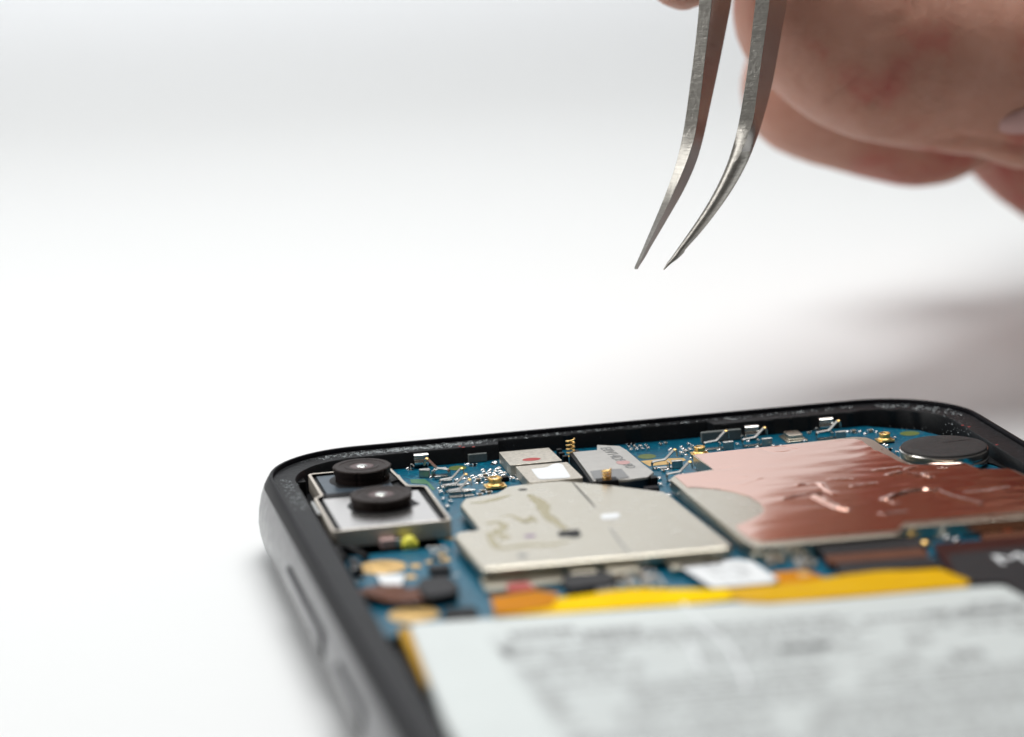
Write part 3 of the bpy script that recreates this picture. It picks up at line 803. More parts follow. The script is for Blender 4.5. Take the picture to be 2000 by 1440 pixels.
# ------------------------------------------------------------------ copper covered shield
lid = PP([(1352, 889), (1668, 853), (1692, 854), (1708, 860), (1772, 903), (1785, 908), (1865, 902), (1890, 905), (1912, 916), (1972, 915), (2003, 927), (2090, 975), (2110, 1003), (1768, 1030), (1756, 1044), (1478, 1068), (1463, 1064), (1308, 936), (1318, 928), (1392, 917)], 1.3)
bm = bmesh.new(); prism(bm, fillet(lid, .3, 3), .35, 1.3)
lido = part('foil_shield_cover', bm, M['nickel'], 'metal shield cover carrying wrinkled copper foil', bevel=.3, seg=4)
bm = bmesh.new(); prism(bm, inset(fillet(lid, .3, 3), .25), .0, .36); part('shield_fence', bm, M['rimmetal'], parent=lido)
R4 = lambda x, y: (1300 + x / 4.444, 760 + y / 4.444)
R5 = lambda x, y: (1600 + x / 5, 760 + y / 5)
fo = [R4(248, 570), R4(700, 520), R4(1200, 470), R4(1500, 438), R4(1640, 432), R4(1700, 447), R4(1850, 560), R5(540, 592), R5(700, 665), R5(800, 718), R5(860, 735), R5(940, 740), R5(1150, 725), R5(1340, 716), R5(1430, 728),
      R5(1500, 762), R5(1580, 785), R5(1700, 780), R5(1850, 780), R5(2000, 850), (2075, 975), (2085, 990), (2000, 998), (1765, 1020), (1750, 1036), (1490, 1058), (1462, 1050), R4(640, 1230), R4(612, 1190),
      R4(730, 1140), R4(830, 1090), R4(862, 1045), R4(820, 990), R4(720, 930), R4(600, 895), R4(480, 872), R4(300, 855), R4(190, 852), R4(120, 790), R4(80, 755), R4(110, 742), R4(420, 705)]
fo = PP(fo, 1.33)
ridges = []
def rd(pts, h, w, f):
    q = [P(*f(*p), 1.33) for p in pts]; q = [Vector((a.x, a.y)) for a in q]
    ridges.append((q, h * .8, w * .68))
for pts, h, w in (([(560, 800), (780, 768)], .13, .30), ([(690, 842), (800, 812), (900, 835), (1080, 868)], .20, .38), ([(650, 1085), (760, 1035), (900, 1000), (1030, 985), (1130, 992)], .28, .42),
                  ([(620, 1225), (830, 1200)], .16, .35), ([(1175, 780), (1245, 778)], .10, .22), ([(330, 955), (540, 925)], .14, .26), ([(120, 888), (310, 884)], .11, .22),
                  ([(1450, 1015), (1650, 1000), (1850, 965)], .10, .4), ([(1140, 1000), (1300, 1060), (1560, 1120)], .14, .5), ([(700, 1100), (760, 1125)], .2, .3), ([(1030, 830), (1050, 860)], .18, .25), ([(860, 790), (920, 775)], .22, .28)):
    rd(pts, h, w, R5)
for pts, h, w in (([(1030, 955), (1180, 920), (1350, 905)], .18, .3), ([(1300, 935), (1400, 985), (1480, 1030), (1570, 1055)], .26, .36), ([(1340, 820), (1400, 880), (1470, 910)], .16, .24), ([(1150, 835), (1200, 830)], .16, .22),
                  ([(840, 525), (930, 550), (1060, 545), (1120, 525), (1020, 500), (900, 505)], -.05, .3), ([(480, 695), (630, 675)], -.05, .22), ([(590, 745), (690, 755)], .03, .25), ([(640, 830), (820, 770)], .02, .4)):
    rd(pts, h, w, R4)
def segd(p, a, b):
    ab = b - a; t = max(0, min(1, (p - a).dot(ab) / max(ab.length_squared, 1e-9))); return (p - (a + ab * t)).length
def foil_z(x, y):
    p = Vector((x, y)); z = 0
    for q, h, w in ridges:
        d = min(segd(p, a, b) for a, b in zip(q, q[1:]))
        if d < 3 * w: z += h * math.exp(-(d / w) ** 2) * (1 + .5 * noise.noise(Vector((x * 1.3, y * 1.3, h * 30))))
    right = max(0, min(1, (x - 24) / 8))
    z += .022 * right * noise.noise(Vector((x * .45, y * .7, 0))) + .012 * noise.noise(Vector((x * .25, y * .6, 5)))
    return max(z, -.02)
bm = cdt_sheet(fo, 1.302, 1.34, .19, foil_z)
part('copper_foil', bm, M['foil'], 'polished copper foil, creased and torn', parent=lido, angle=80)

# ------------------------------------------------------------------ vibration motor
mc = P(1843.5, 871, 1.75)
bm = bmesh.new(); lathe(bm, [(3.95, .35), (4.0, .42), (4.0, .72), (3.92, .80), (3.92, .95), (4.02, 1.03), (4.02, 1.50), (3.94, 1.60), (3.2, 1.62)], n=72)
mo = part('vibration_motor', bm, M['chrome'], 'round coin shaped motor with black foam on top', loc=(mc.x, mc.y, 0))
bm = bmesh.new(); lathe(bm, [(3.86, 1.60), (3.88, 1.66), (3.84, 1.76), (3.7, 1.80), (2.4, 1.84), (.2, 1.84)], n=72, mod=lambda a, r, z: 1 + .012 * noise.noise(Vector((math.cos(a) * 3, math.sin(a) * 3, 0))))
M['motorfoam'] = mat('black_foam_pad', (.020, .018, .019), .62, bump=.05, bscale=2.5, detail=8, var=.4, vscale=1.2, extra=dust(.70, 3.5, (.25, .27, .28)))
part('foam_pad', bm, M['motorfoam'], parent=mo, loc=(mc.x, mc.y, 0))
stroke('crease', PP([R5(1200, 522), R5(1300, 512), R5(1400, 500), R5(1480, 492)], 1.85), .09, 1.85, 'matteblack', mo)
bm = bmesh.new(); prism(bm, PP([R5(1560, 560), R5(1800, 560), R5(2100, 800), R5(1850, 790), R5(1700, 730), R5(1560, 700)], .15), -.3, .15)
part('board_corner', bm, M['plastic'], bevel=.05)

# dust specks on the right part of the board
bm = bmesh.new()
for i in range(170):
    a = random.triangular(1640, 1880, 1800); b = random.uniform(832, 895)
    c = P(a, b, .02)
    if c.x > 40 or c.y > .3: continue
    s = random.uniform(.02, .05); blob(bm, (c.x, c.y, .0), s, s, s, n=5, m=2)
for i in range(60):
    a = random.uniform(1840, 1900); z = random.uniform(.2, 1.9); c = P(a, random.uniform(800, 850), 1.55)
    s = random.uniform(.02, .045); blob(bm, (c.x, c.y, 1.5), s, s * 2, s, n=5, m=2)
o = part('dust', bm, M['residue'], 'white dust specks on the blue board'); o['kind'] = 'stuff'

# ------------------------------------------------------------------ left front area of the board
def ring_pad(px, py, r):
    c = P(px, py, .02); bm = bmesh.new(); lathe(bm, [(r, 0), (r, .03), (r * .42, .03)], n=40)
    o = part('screw_pad', bm, M['goldpad'], loc=(c.x, c.y, 0))
    bm = bmesh.new(); lathe(bm, [(r * .40, .03), (r * .38, .05), (.05, .04)], n=24); part('screw_hole', bm, M['gold'], parent=o, loc=(c.x, c.y, 0))
ring_pad(745, 1108, 2.02); ring_pad(808, 1201, 2.0)
leaf('flash_sensor', 757, 1051, 1.35, 1.3, .75, 'pinkled', label='pale pink sensor beside the yellow light')
leaf('flash_sensor_can', 776, 1050, .55, 1.2, .75, 'dullsteel')
bm = bmesh.new(); blob(bm, (0, 0, .5), .62, .62, .5, n=20, m=6); box(bm, -.65, .65, -.65, .65, 0, .5)
c = P(799, 1052, .75); part('flash_light', bm, M['yellowled'], 'small yellow flash light in front of the cameras', loc=(c.x, c.y, 0))
bm = bmesh.new(); tube(bm, smoothpath([(-20.3, -29, .5), (-20.6, -26.8, .9), (-19.6, -26.5, .8), (-18.4, -28.2, .3)], 5), .28, n=8)
part('black_cable', bm, M['matteblack'])
for (a, b, s) in ((812, 1106, .8), (838, 1098, .5), (868, 1093, .9), (863, 1083, .6), (876, 1052, .7), (802, 1127, .8)):
    c = P(a, b, 0); decal('gold_pad', [(c.x - s / 2, c.y - s * .7), (c.x + s / 2, c.y - s * .7), (c.x + s / 2, c.y + s * .7), (c.x - s / 2, c.y + s * .7)], .0, 'goldpad', .03)
bm = bmesh.new(); prism(bm, PP([(735, 1122), (790, 1122), (783, 1146), (745, 1140)], .5), .35, .5); part('white_label', bm, M['white'], 'white paper tab over the brown flex cable')
def strip(name, pts, w, m, label=None, t=.12):
    """flex cable: a band along 3D points"""
    pts = smoothpath(pts, 6); bm = bmesh.new(); prev = None
    for i, p in enumerate(pts):
        d = (pts[min(i + 1, len(pts) - 1)] - pts[max(i - 1, 0)]); d.z = 0; d.normalize(); nr = Vector((-d.y, d.x, 0)) * w / 2
        cur = [bm.verts.new(p + nr), bm.verts.new(p - nr), bm.verts.new(p - nr - Vector((0, 0, t))), bm.verts.new(p + nr - Vector((0, 0, t)))]
        if prev:
            for k in range(4): bm.faces.new((prev[k], cur[k], cur[(k + 1) % 4], prev[(k + 1) % 4]))
        else: bm.faces.new(cur)
        prev = cur
    bm.faces.new(prev[::-1]); return part(name, bm, M[m], label)
a = P(712, 1146, .3); b = P(745, 1150, .8); c = P(790, 1158, .8); d = P(840, 1150, .9)
strip('flex_cable', [(a.x, a.y, .2), (b.x, b.y, .75), (c.x, c.y, .55), (d.x, d.y, .8)], 3.4, 'flexbrown', 'brown flex cable crossing the left of the board')
bm = bmesh.new(); prism(bm, fillet(PP([(815, 1138), (822, 1128), (875, 1122), (897, 1140), (893, 1156), (835, 1166), (820, 1155)], 1.0), .6, 4), .1, 1.0)
part('connector', bm, M['flexcharcoal'], 'rounded dark connector on the left of the board', bevel=.2, seg=3)
bm = bmesh.new(); prism(bm, PP([(865, 1196), (872, 1186), (925, 1183), (934, 1190), (930, 1204), (872, 1206)], .7), 0, .7)
part('connector', bm, M['matteblack'], 'low black connector at the battery edge', bevel=.1)
for (a, b) in ((837, 1172), (690, 1104), (691, 1118), (702, 1140), (664, 1062), (892, 1120)):
    c = P(a, b, .5); bm = bmesh.new(); blob(bm, (0, 0, .1), .16, .16, .18); part('solder_joint', bm, M['solder'], loc=(c.x, c.y, .15 if a > 800 else .6))
leaf('wall_bracket', 695, 1100, .7, 3.2, .9, 'flexcharcoal')
leaf('small_chip', 858, 1107, 1.6, 1.6, .6, 'flexcharcoal', label='dark grey chip beside the gold squares')

# ------------------------------------------------------------------ row in front of the shields (blurred)
def slab(name, pts, z0, z1, m, label=None, bevel=.06, parent=None):
    bm = bmesh.new(); prism(bm, PP(pts, z1), z0, z1); return part(name, bm, M[m], label, bevel=bevel, parent=parent)
slab('connector_can', [(936, 1128), (1098, 1116), (1104, 1134), (950, 1153)], .0, .45, 'nickel', 'pale metal strip below the pale shield cover')
slab('red_tape', [(990, 1140), (1030, 1136), (1048, 1150), (992, 1156)], .46, .55, 'redink')
slab('connector', [(1098, 1132), (1108, 1122), (1190, 1116), (1204, 1128), (1190, 1140), (1110, 1150)], .0, .8, 'flexcharcoal', 'wide dark connector below the pale shield cover')
slab('small_chip', [(1160, 1146), (1196, 1143), (1204, 1152), (1168, 1156)], 0, .5, 'greypad')
slab('silver_block', [(1110, 1112), (1165, 1108), (1168, 1117), (1115, 1121)], 0, .7, 'nickel')
slab('silver_block', [(1178, 1108), (1245, 1101), (1250, 1113), (1186, 1120)], 0, .7, 'nickel')
slab('silver_block', [(1302, 1100), (1410, 1090), (1415, 1100), (1312, 1112)], 0, .6, 'nickel')
slab('silver_block', [(1462, 1075), (1585, 1063), (1590, 1072), (1500, 1082), (1470, 1084)], 0, .7, 'nickel')
bs = slab('barcode_sticker', [(1326, 1105), (1440, 1092), (1470, 1096), (1520, 1130), (1505, 1138), (1392, 1147)], .5, .6, 'white', 'white sticker tilted over the board')
for k in range(5):
    u = k / 4
    a = (1374 + 30 * u, 1108 + 22 * u); b = (1452 + 30 * u, 1102 + 20 * u)
    for j in range(7):
        if random.random() < .3: continue
        v = j / 7; q = (a[0] + (b[0] - a[0]) * v, a[1] + (b[1] - a[1]) * v)
        decal('printed_text', PP([q, (q[0] + 8, q[1] - .6), (q[0] + 10, q[1] + 1.2), (q[0] + 2, q[1] + 1.8)], .605), .605, 'ink', .006, parent=bs)
slab('brown_pad', [(1508, 1118), (1575, 1112), (1608, 1128), (1606, 1140), (1540, 1146), (1522, 1140)], .2, .5, 'kaptondark', 'brown pad right of the white sticker')
slab('gold_pad', [(1556, 1118), (1578, 1116), (1584, 1124), (1562, 1127)], .5, .54, 'goldpad')
slab('flat_connector', [(1594, 1066), (1755, 1050), (1795, 1054), (1812, 1068), (1612, 1084)], .2, .9, 'flexcharcoal', 'long charcoal connector below the copper foil')
slab('connector_stripe', [(1610, 1084), (1800, 1070), (1812, 1078), (1812, 1086), (1632, 1099), (1618, 1096)], .3, .85, 'flexbrown', 'brown stripe in front of the charcoal connector')
slab('flat_connector', [(1634, 1100), (1815, 1087), (1838, 1096), (1838, 1104), (1640, 1122)], .2, .9, 'flexcharcoal', 'charcoal bar just behind the yellow tape')
slab('flex_tail', [(1588, 1058), (1750, 1042), (1760, 1036), (1775, 1050), (1792, 1054), (1600, 1070)], .05, .32, 'flexcharcoal', 'dark tail of the long connector under the foil edge')
slab('flex_tail', [(1925, 1020), (2070, 1004), (2150, 1040), (1935, 1058), (1915, 1050)], .05, .30, 'flexbrown', 'dark brown flex tail at the far right')
slab('wide_flex', [(1822, 1062), (2080, 1040), (2200, 1110), (2250, 1200), (2005, 1166), (1960, 1136), (1885, 1138), (1846, 1104)], .4, .75, 'flexmaroon', 'maroon flex sheet at the right edge of the board')
wf = slab('flex_cover', [(1852, 1082), (2080, 1058), (2250, 1130), (2250, 1200), (2003, 1163), (1965, 1137), (1890, 1137), (1860, 1110)], .76, .9, 'flexcharcoal', 'charcoal flex sheet with large white letters')
c = P(1948, 1100, .92); text('ML', (c.x, c.y - .3, .915), math.radians(-2), 3.6, 'white', wf)
for (a, b, m_, s) in ((1785, 1044, 'solder', .45), (1830, 1040, 'solder', .5), (1806, 1056, 'gold', .55), (1850, 1046, 'solder', .3), (1868, 1050, 'solder', .3), (1940, 1032, 'goldpad', .6), (1985, 1024, 'goldpad', .6)):
    c = P(a, b, .5); bm = bmesh.new(); blob(bm, (0, 0, 0), s, s * .8, .4, n=12, m=5); part('solder_joint' if m_ == 'solder' else 'gold_contact', bm, M[m_], loc=(c.x, c.y, .1))
M['orange'] = mat('orange_cap', (.75, .12, .03), .4)
c = P(1966, 1027, .6); bm = bmesh.new(); blob(bm, (0, 0, 0), .75, .6, .45, n=14, m=5); part('orange_cap', bm, M['orange'], 'small orange red component under the foil edge', loc=(c.x, c.y, .2))

# ------------------------------------------------------------------ battery, tape
tl = P(797, 1214, .7); tr = P(1885, 1146, .7); cr = P(1962, 1141, .7); rr_ = P(2005, 1172, .7)
bat = [(tl.x, tl.y - .3), (tr.x, tr.y), (cr.x, cr.y), (rr_.x + .6, rr_.y - 1.5), (rr_.x + 1.2, -112), (-20.2, -112), (-20.2, -72)]
bm = bmesh.new(); prism(bm, fillet(bat, [.9, .3, .9, 1.2, 1, 1, 1], 5), -.7, .7)
bt = part('battery', bm, M['battery'], 'white wrapped battery covered in small grey print', bevel=.35, seg=4)
M['label'] = mat('pale_grey_label', (.61, .655, .655), .5, var=.07, vscale=.2, bump=.015, bscale=.3)
bm = bmesh.new(); prism(bm, [(-13.6, -53.6), (27.0, -56.5), (28.0, -111), (-13.3, -111)], .701, .715)
lb = part('battery_label', bm, M['label'], parent=bt)
bm = bmesh.new(); bm2 = bmesh.new()
def word(bmx, x, y, w, h): 
    vs = [bmx.verts.new(v) for v in ((x, y, .72), (x + w, y - w * .05, .72), (x + w, y + h - w * .05, .72), (x, y + h, .72))]; bmx.faces.new(vs)
y = -56.6; row = 0
def occupied(px, py):
    if px < 1240 and 1265 < py < 1300 and px > 1180: return False
    blank = ((1240, 1270, 1345, 1325), (1640, 1190, 1800, 1215), (1800, 1235, 2000, 1300), (1670, 1215, 1760, 1285), (1600, 1290, 1660, 1360), (1100, 1350, 1200, 1440), (1500, 1380, 1560, 1440))
    for x0, y0, x1, y1 in blank:
        if x0 < px < x1 and y0 < py < y1: return False
    return True
import numpy as _np
Minv = ROT.transposed()
def proj(x, y, z):
    c_ = Minv @ (Vector((x, y, z)) - CAM); return 1000 + c_.x / -c_.z * FPX, 720 - c_.y / -c_.z * FPX
while y > -100:
    x = -12.9; h = random.choice((.42, .5, .5, .6))
    while x < 27.5:
        w = random.uniform(.5, 2.4)
        yy = y - (x + 13) * .055
        px_, py_ = proj(x, yy, .7)
        if occupied(px_, py_) and random.random() < .93 and x + w < 27.8: word(bm, x, yy, w, h)
        x += w + random.uniform(.22, .4)
    y -= random.choice((1.0, 1.0, 1.1, 1.5)); row += 1
part('printed_text', bm, M['ink'], 'rows of tiny grey print', parent=lb, smooth=False)
for (a, b, n_, hh) in ((1000, 1247, 7, 1.5), (1143, 1243, 6, 1.3), (1690, 1215, 9, .8), (1868, 1203, 8, .9), (985, 1285, 1, 2.4), (1530, 1275, 5, 1.4), (1870, 1290, 3, 2.0)):
    c = P(a, b, .72); x = c.x
    for k in range(n_):
        w = random.uniform(.5, .75); word(bm2, x, c.y - (x - c.x) * .05, w, hh); x += w + .12
part('printed_heading', bm2, M['ink'], 'darker bold print', parent=lb, smooth=False)
bm = bmesh.new()
for pts in ([(1346, 1256), (1362, 1290), (1372, 1315)], [(1335, 1180), (1378, 1225), (1420, 1262), (1448, 1310), (1462, 1350)]):
    q = [P(a, b, .74) for a, b in pts]; tube(bm, smoothpath([(v.x, v.y, .73) for v in q], 5), .16, n=6, flat=.9)
part('wrap_crease', bm, M['white'], 'raised crease lines in the wrap', parent=bt)  # highlights along the creases put into a whiter colour than the wrap
# tapes
def tape(name, top, bot, z, m, label, parent=None, amp=.12):
    poly = PP(top + bot[::-1], z)
    bm = cdt_sheet(poly, z - .12, z, .8, lambda x, y: amp * noise.noise(Vector((x * .35, y * .5, 1))))
    return part(name, bm, M[m], label, parent=parent or phone, angle=60)
M['shaded'] = mat('shaded_polyimide_tape', (.66, .36, .0), .45, spec=.08, var=.3, vscale=.3, vcol=(.72, .42, .0), bump=.05, bscale=.5)  # same yellow tape, its shade on the right put into a darker colour
tape('yellow_tape_shaded', [(1420, 1148), (1500, 1143), (1590, 1134), (1660, 1122), (1740, 1115), (1835, 1111), (1855, 1118), (1893, 1135)],
     [(1430, 1168), (1455, 1174), (1500, 1176), (1600, 1169), (1700, 1161), (1800, 1152), (1890, 1144)], .86, 'shaded', 'amber right part of the yellow tape, with shade in its colour')
tape('yellow_tape', [(1005, 1172), (1090, 1168), (1180, 1156), (1240, 1150), (1380, 1152), (1425, 1148)],
     [(965, 1202), (1080, 1197), (1180, 1190), (1280, 1182), (1380, 1175), (1435, 1169)], .84, 'kapton', 'bright yellow tape strip along the top of the battery')
tape('orange_tape', [(958, 1165), (1050, 1153), (1090, 1158), (1085, 1170)], [(968, 1200), (1010, 1196), (1050, 1190), (1080, 1184)], .95, 'kaptondark', 'orange tape patch at the left end of the yellow tape')
bm = bmesh.new()
q = [P(788, 1226, .35), P(806, 1262, .3), P(828, 1305, .3), P(840, 1335, .3)]
ys = [v.y for v in q]
prism(bm, [(-19.35, ys[0]), (-18.3, ys[0] + .2), (-18.7, ys[-1]), (-19.75, ys[-1])], -.6, .30)
part('side_tape', bm, M['kaptonochre'], 'yellow tape peeking out at the left edge of the battery', bevel=.1)
# lower body of the phone, mostly outside the picture
bm = bmesh.new(); box(bm, -20, 41, -142, -114, -.6, .9); part('lower_cover', bm, M['plastic'], 'black plastic cover at the bottom end', bevel=.3)
bm = bmesh.new(); box(bm, 31, 40.5, -112, -60, -.7, .5); part('side_plate', bm, M['flexcharcoal'], 'charcoal plate right of the battery', bevel=.2)

# ------------------------------------------------------------------ tweezers
tw_root_loc = D(1400, -1700, 290)
tweezers = tag(empty('tweezers', tuple(tw_root_loc)), 'steel tweezers with fine curved points hanging above the open phone', 'tweezers')
def arm(st, name, label, round_low=False, d0=270.0):
    """st: rows (y, left, ridge, right) in photo pixels; the section is a four-sided bar"""
    bm = bmesh.new(); rings = []
    for (y, l, r, rt) in st:
        wid = (rt - l) / 20.6
        dep = max(.25, min(5.0, wid * 1.45))
        up = max(0, -y) / 20.6
        dd = d0 + up * .02
        A = D(l, y, dd + (.35 if y < 230 else .35 + .55 * min(1, (y - 230) / 170)) * min(1, wid)); B = D(r, y, dd); C_ = D(rt, y, dd + dep * .95); E_ = D(l + (rt - r) * .9, y, dd + dep)
        if round_low and y > 230:
            # rounded section: several points between left and right bulging to the camera
            t = min(1, (y - 230) / 90)
            pts = []
            for u in UU:
                ang = math.pi * u
                x = l + (rt - l) * (1 - math.cos(ang)) / 2
                bul = math.sin(ang) * wid * .42
                round_p = D(x, y, dd + wid * .45 - bul)
                # the same points on the square bar
                if u < .45: sq = A.lerp(B, u / .45)
                else: sq = B.lerp(C_, (u - .45) / .55)
                pts.append(sq.lerp(round_p, t))
            back = D(l + (rt - l) * .5, y, dd + wid * .9)
            pts += [C_.lerp(D(rt - 2, y, dd + wid * .7), t), E_.lerp(back, t)]
        else:
            if round_low:
                pts = []
                for u in UU:
                    pts.append(A.lerp(B, u / .45) if u < .45 else B.lerp(C_, (u - .45) / .55))
                pts += [C_, E_]
            else: pts = [A, A.lerp(B, .5), B, B.lerp(C_, .5), C_, E_]
        rings.append([bm.verts.new(p) for p in pts])
    for a, b in zip(rings, rings[1:]):
        n_ = len(a)
        for k in range(n_):
            f = bm.faces.new((a[k], a[(k + 1) % n_], b[(k + 1) % n_], b[k]))
            if not round_low and k in (2, 3): f.material_index = 1
            if round_low and k >= 4 and f.calc_center_median().z > 27.5: f.material_index = 1
    bm.faces.new(rings[0]); bm.faces.new(rings[-1])
    bmesh.ops.translate(bm, verts=bm.verts, vec=(0, 0, 0))
    o = obj(name, bm, [M['steel'], M['steelflat']], None, angle=28)
    o.parent = tweezers; o.location = -tweezers.location; o['label'] = label
    b = o.modifiers.new('bevel', 'BEVEL'); b.width = .07 * S; b.segments = 2; b.limit_method = 'ANGLE'; b.angle_limit = math.radians(28)
    return o
UU = (0, .11, .22, .34, .45, .6, .74, .88, 1)
def dense(st, n=5):
    v = smoothpath([Vector(s[:3]) for s in st], n); w = smoothpath([Vector((s[0], s[3], 0)) for s in st], n)
    q = [(a.x, a.y, a.z, b.y) for a, b in zip(v, w)]
    ys = [i * 8.0 for i in range(0, 62)]                       # even rows through the bend, averaged so it curves without an elbow
    def at(y):
        for a, b in zip(q, q[1:]):
            if a[0] <= y <= b[0] and b[0] > a[0]:
                u = (y - a[0]) / (b[0] - a[0]); return [a[k] + (b[k] - a[k]) * u for k in range(4)]
    rows = []
    for y in ys:
        r_ = min(48, y, q[-1][0] - y)
        s_ = [at(y + r_ * t / 4) for t in range(-4, 5)]; rows.append(tuple(sum(c[k] for c in s_) / 9 for k in range(4)))
    return [a for a in q if a[0] < -1] + rows + [a for a in q if a[0] > ys[-1] + 3]
left = [(-1700, 1420, 1432, 1490), (-1300, 1398, 1420, 1500), (-800, 1385, 1412, 1496), (-400, 1378, 1404, 1470), (-120, 1370, 1395, 1440), (0, 1365.5, 1390, 1429), (60, 1361, 1384, 1418), (100, 1356, 1378, 1410), (150, 1349.5, 1373, 1400), (200, 1343, 1367, 1389),
        (240, 1337.5, 1362, 1380), (288, 1329.5, 1354, 1371), (312, 1323.5, 1344.5, 1363), (340, 1314.5, 1331, 1353), (380, 1300, 1314, 1332), (420, 1283, 1296, 1309), (460, 1266, 1273, 1284), (500, 1249, 1255, 1262), (520, 1240, 1245, 1249), (526, 1239, 1243, 1246)]
right = [(-1700, 1436, 1450, 1510), (-1300, 1470, 1500, 1575), (-800, 1500, 1530, 1610), (-400, 1494, 1524, 1586), (-120, 1483, 1509, 1552), (0, 1476, 1503, 1538), (60, 1468, 1495, 1527), (100, 1465, 1490, 1520), (150, 1458, 1482, 1512), (200, 1450, 1477, 1500), (240, 1443, 1470, 1489),
         (288, 1433, 1462, 1473), (340, 1412, 1440, 1451), (380, 1394, 1415, 1425), (420, 1369, 1388, 1397), (460, 1341, 1356, 1365), (500, 1313, 1323, 1330), (515, 1302, 1307, 1311), (527, 1295, 1296.5, 1298)]
arm(dense(left), 'arm', 'left arm with a flat ground inner face')
arm(dense(right), 'arm', 'right arm rounded towards the point', round_low=True)

# ------------------------------------------------------------------ the hand
person = bpy.data.objects
def capsule(bm, pts):
    """pts: list of (Vector, radius); tapered chain of spheres and cones (joined later by the remesh)"""
    for i, (c, r) in enumerate(pts):
        bmesh.ops.create_icosphere(bm, subdivisions=3, radius=r, matrix=Matrix.Translation(c))
    for (a, ra), (b, rb) in zip(pts, pts[1:]):
        d = (b - a); L_ = d.length
        if L_ < 1e-3: continue
        m_ = Matrix.Translation((a + b) / 2) @ d.to_track_quat('Z', 'Y').to_matrix().to_4x4()
        bmesh.ops.create_cone(bm, cap_ends=True, segments=32, radius1=ra, radius2=rb, depth=L_, matrix=m_)
def chain(rows, n=4):
    v = smoothpath([D(*r[:3]) for r in rows], n); q = smoothpath([Vector((r[3], 0)) for r in rows], n)
    return [(a, b.x) for a, b in zip(v, q)]
bm = bmesh.new()
# thumb (nearest the camera), its tip on the tweezers
capsule(bm, chain([(1612, 18, 297, 9.6), (1700, 72, 298, 10.4), (1840, 104, 300, 10.2), (2020, 120, 305, 10.2), (2300, 60, 318, 12.5), (2620, -60, 345, 17)]))
# index finger, tip pressing the left arm from behind
capsule(bm, chain([(1334, -58, 282, 4.0), (1372, -150, 285, 6.0), (1430, -300, 292, 7.2), (1640, -470, 305, 8.0), (1900, -480, 322, 10), (2250, -380, 345, 13)]))
# middle finger, bent, behind and below the thumb
capsule(bm, chain([(1588, 172, 314, 7.9), (1660, 188, 315, 8.2), (1740, 204, 317, 8.5), (1815, 212, 320, 8.5), (1895, 150, 335, 8.4), (1990, 40, 350, 9), (2200, -150, 362, 10.5)]))
# ring finger curled behind
capsule(bm, chain([(1790, 110, 352, 7.5), (1900, 140, 354, 8), (2010, 180, 352, 8.2), (2100, 80, 362, 9), (2250, -80, 370, 10)]))
# little finger and heel of the hand low at the right
capsule(bm, chain([(1978, 208, 334, 8.8), (2085, 280, 332, 9.8), (2220, 318, 336, 10.5), (2450, 220, 350, 14), (2700, 60, 365, 20)]))
# back of the hand, wrist, forearm
capsule(bm, chain([(2230, -160, 358, 15), (2400, -180, 362, 20), (2650, -160, 368, 23), (3000, -160, 385, 22), (3500, -190, 405, 25)]))
capsule(bm, chain([(1992, 226, 300, 5.6), (2120, 215, 306, 6.5), (2300, 170, 320, 9)]))
capsule(bm, chain([(1690, -330, 306, 9), (1850, -300, 310, 13), (2150, -320, 318, 18), (2400, -260, 340, 21)]))  # unseen mass above the frame, added to shade the thumb from the key
capsule(bm, chain([(2350, 60, 345, 14), (2600, -20, 352, 18), (2850, -80, 368, 20)]))
me = bpy.data.meshes.new('person'); bm.transform(Matrix.Scale(S, 4)); bm.to_mesh(me); bm.free(); me.materials.append(M['skin'])
hand = bpy.data.objects.new('person', me); COL.objects.link(hand)
rm = hand.modifiers.new('remesh', 'REMESH'); rm.mode = 'VOXEL'; rm.voxel_size = .8 * S; rm.use_smooth_shade = True
sm = hand.modifiers.new('smooth', 'SMOOTH'); sm.factor = .5; sm.iterations = 9
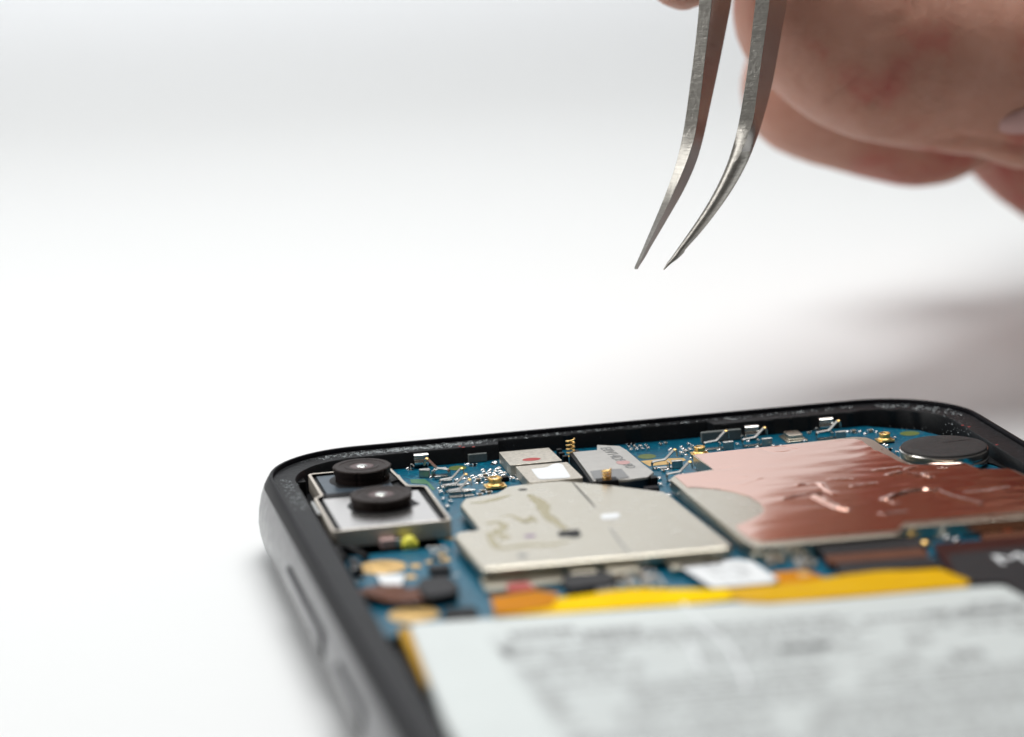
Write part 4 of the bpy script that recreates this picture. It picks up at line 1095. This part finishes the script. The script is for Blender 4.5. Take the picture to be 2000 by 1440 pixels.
# bake the surface, then press the skin creases into it
def project(co):
    c_ = ROT.transposed() @ (co - CAM); return Vector((1000 + c_.x / -c_.z * FPX, 720 - c_.y / -c_.z * FPX)), -c_.z
dg = bpy.context.evaluated_depsgraph_get()
baked = bpy.data.meshes.new_from_object(hand.evaluated_get(dg)); hand.modifiers.clear(); hand.data = baked; baked.name = 'person'
if not baked.materials: baked.materials.append(M['skin'])
for p_ in baked.polygons: p_.use_smooth = True
creases = [([(1691, 141), (1660, 166), (1622, 195)], .45, 7), ([(1754, 132), (1739, 168), (1706, 207)], .55, 7), ([(1829, 282), (1880, 274), (1940, 281), (2010, 292)], 1.0, 9),
           ([(1785, -20), (1787, 24)], .8, 7), ([(1640, 222), (1632, 250)], .3, 6), ([(1787, 160), (1806, 178)], .3, 6), ([(1600, 110), (1650, 118)], .2, 8), ([(1690, 60), (1760, 40)], .3, 9),
           ([(1840, 190), (1862, 240), (1868, 275)], .5, 8), ([(1700, 250), (1740, 238)], .3, 6), ([(1560, 150), (1590, 190)], .2, 7), ([(1770, 330), (1800, 345)], .3, 7), ([(1650, 300), (1660, 335)], .25, 7)]
cr2 = [([Vector(p_) for p_ in pl], dep_, wd, (min(p_[0] for p_ in pl) - 3 * wd, max(p_[0] for p_ in pl) + 3 * wd, min(p_[1] for p_ in pl) - 3 * wd, max(p_[1] for p_ in pl) + 3 * wd)) for pl, dep_, wd in creases]
camS = CAM * S; RT = ROT.transposed()
for v in baked.vertices:
    c_ = RT @ (v.co / S - CAM); q_ = Vector((1000 + c_.x / -c_.z * FPX, 720 - c_.y / -c_.z * FPX))
    if not (1400 < q_.x < 2080 and -60 < q_.y < 420): continue
    if v.normal.dot(camS - v.co) < 0: continue
    for pl, dep_, wd, bx in cr2:
        if not (bx[0] < q_.x < bx[1] and bx[2] < q_.y < bx[3]): continue
        d_ = min(segd(q_, a, b) for a, b in zip(pl, pl[1:]))
        if d_ < 3 * wd: v.co -= v.normal * (dep_ * .6 * S * math.exp(-(d_ / wd) ** 2))
    v.co += v.normal * S * .12 * noise.noise(v.co * 260)
tag(hand, 'bare hand holding the steel tweezers, fingers curled above the phone', 'person')
M['nail'] = mat('pale_lilac_nail', (.50, .29, .265), .6)
bm = bmesh.new()
bmesh.ops.create_uvsphere(bm, u_segments=40, v_segments=24, radius=1)
for v in bm.verts:
    v.co = Vector((v.co.x * 5.7, v.co.y * 2.4, v.co.z * 5.6)); v.co.y += -.02 * v.co.x ** 2 * 0
bm.transform(Matrix.Translation(D(1990, 238, 299.2)) @ ROT.to_4x4())
n_ = obj('fingernail', bm, M['nail'], None); n_.parent = hand
bm = bmesh.new()
q = [(D(2120, -190, 330), 10), ]
path = smoothpath([D(2060, -190, 294), D(2150, -170, 300), D(2290, -150, 318), D(2500, -180, 345), D(3000, -160, 385), D(3400, -170, 405), D(3900, -210, 435), D(4700, -260, 480)], 6)
tube(bm, path, [9 + 23 * min(1, i / 20) + 6 * i / len(path) + .8 * math.sin(i * 1.7) for i in range(len(path))], n=40)
o = obj('sleeve', bm, M['cloth'], None, angle=60); o.parent = hand
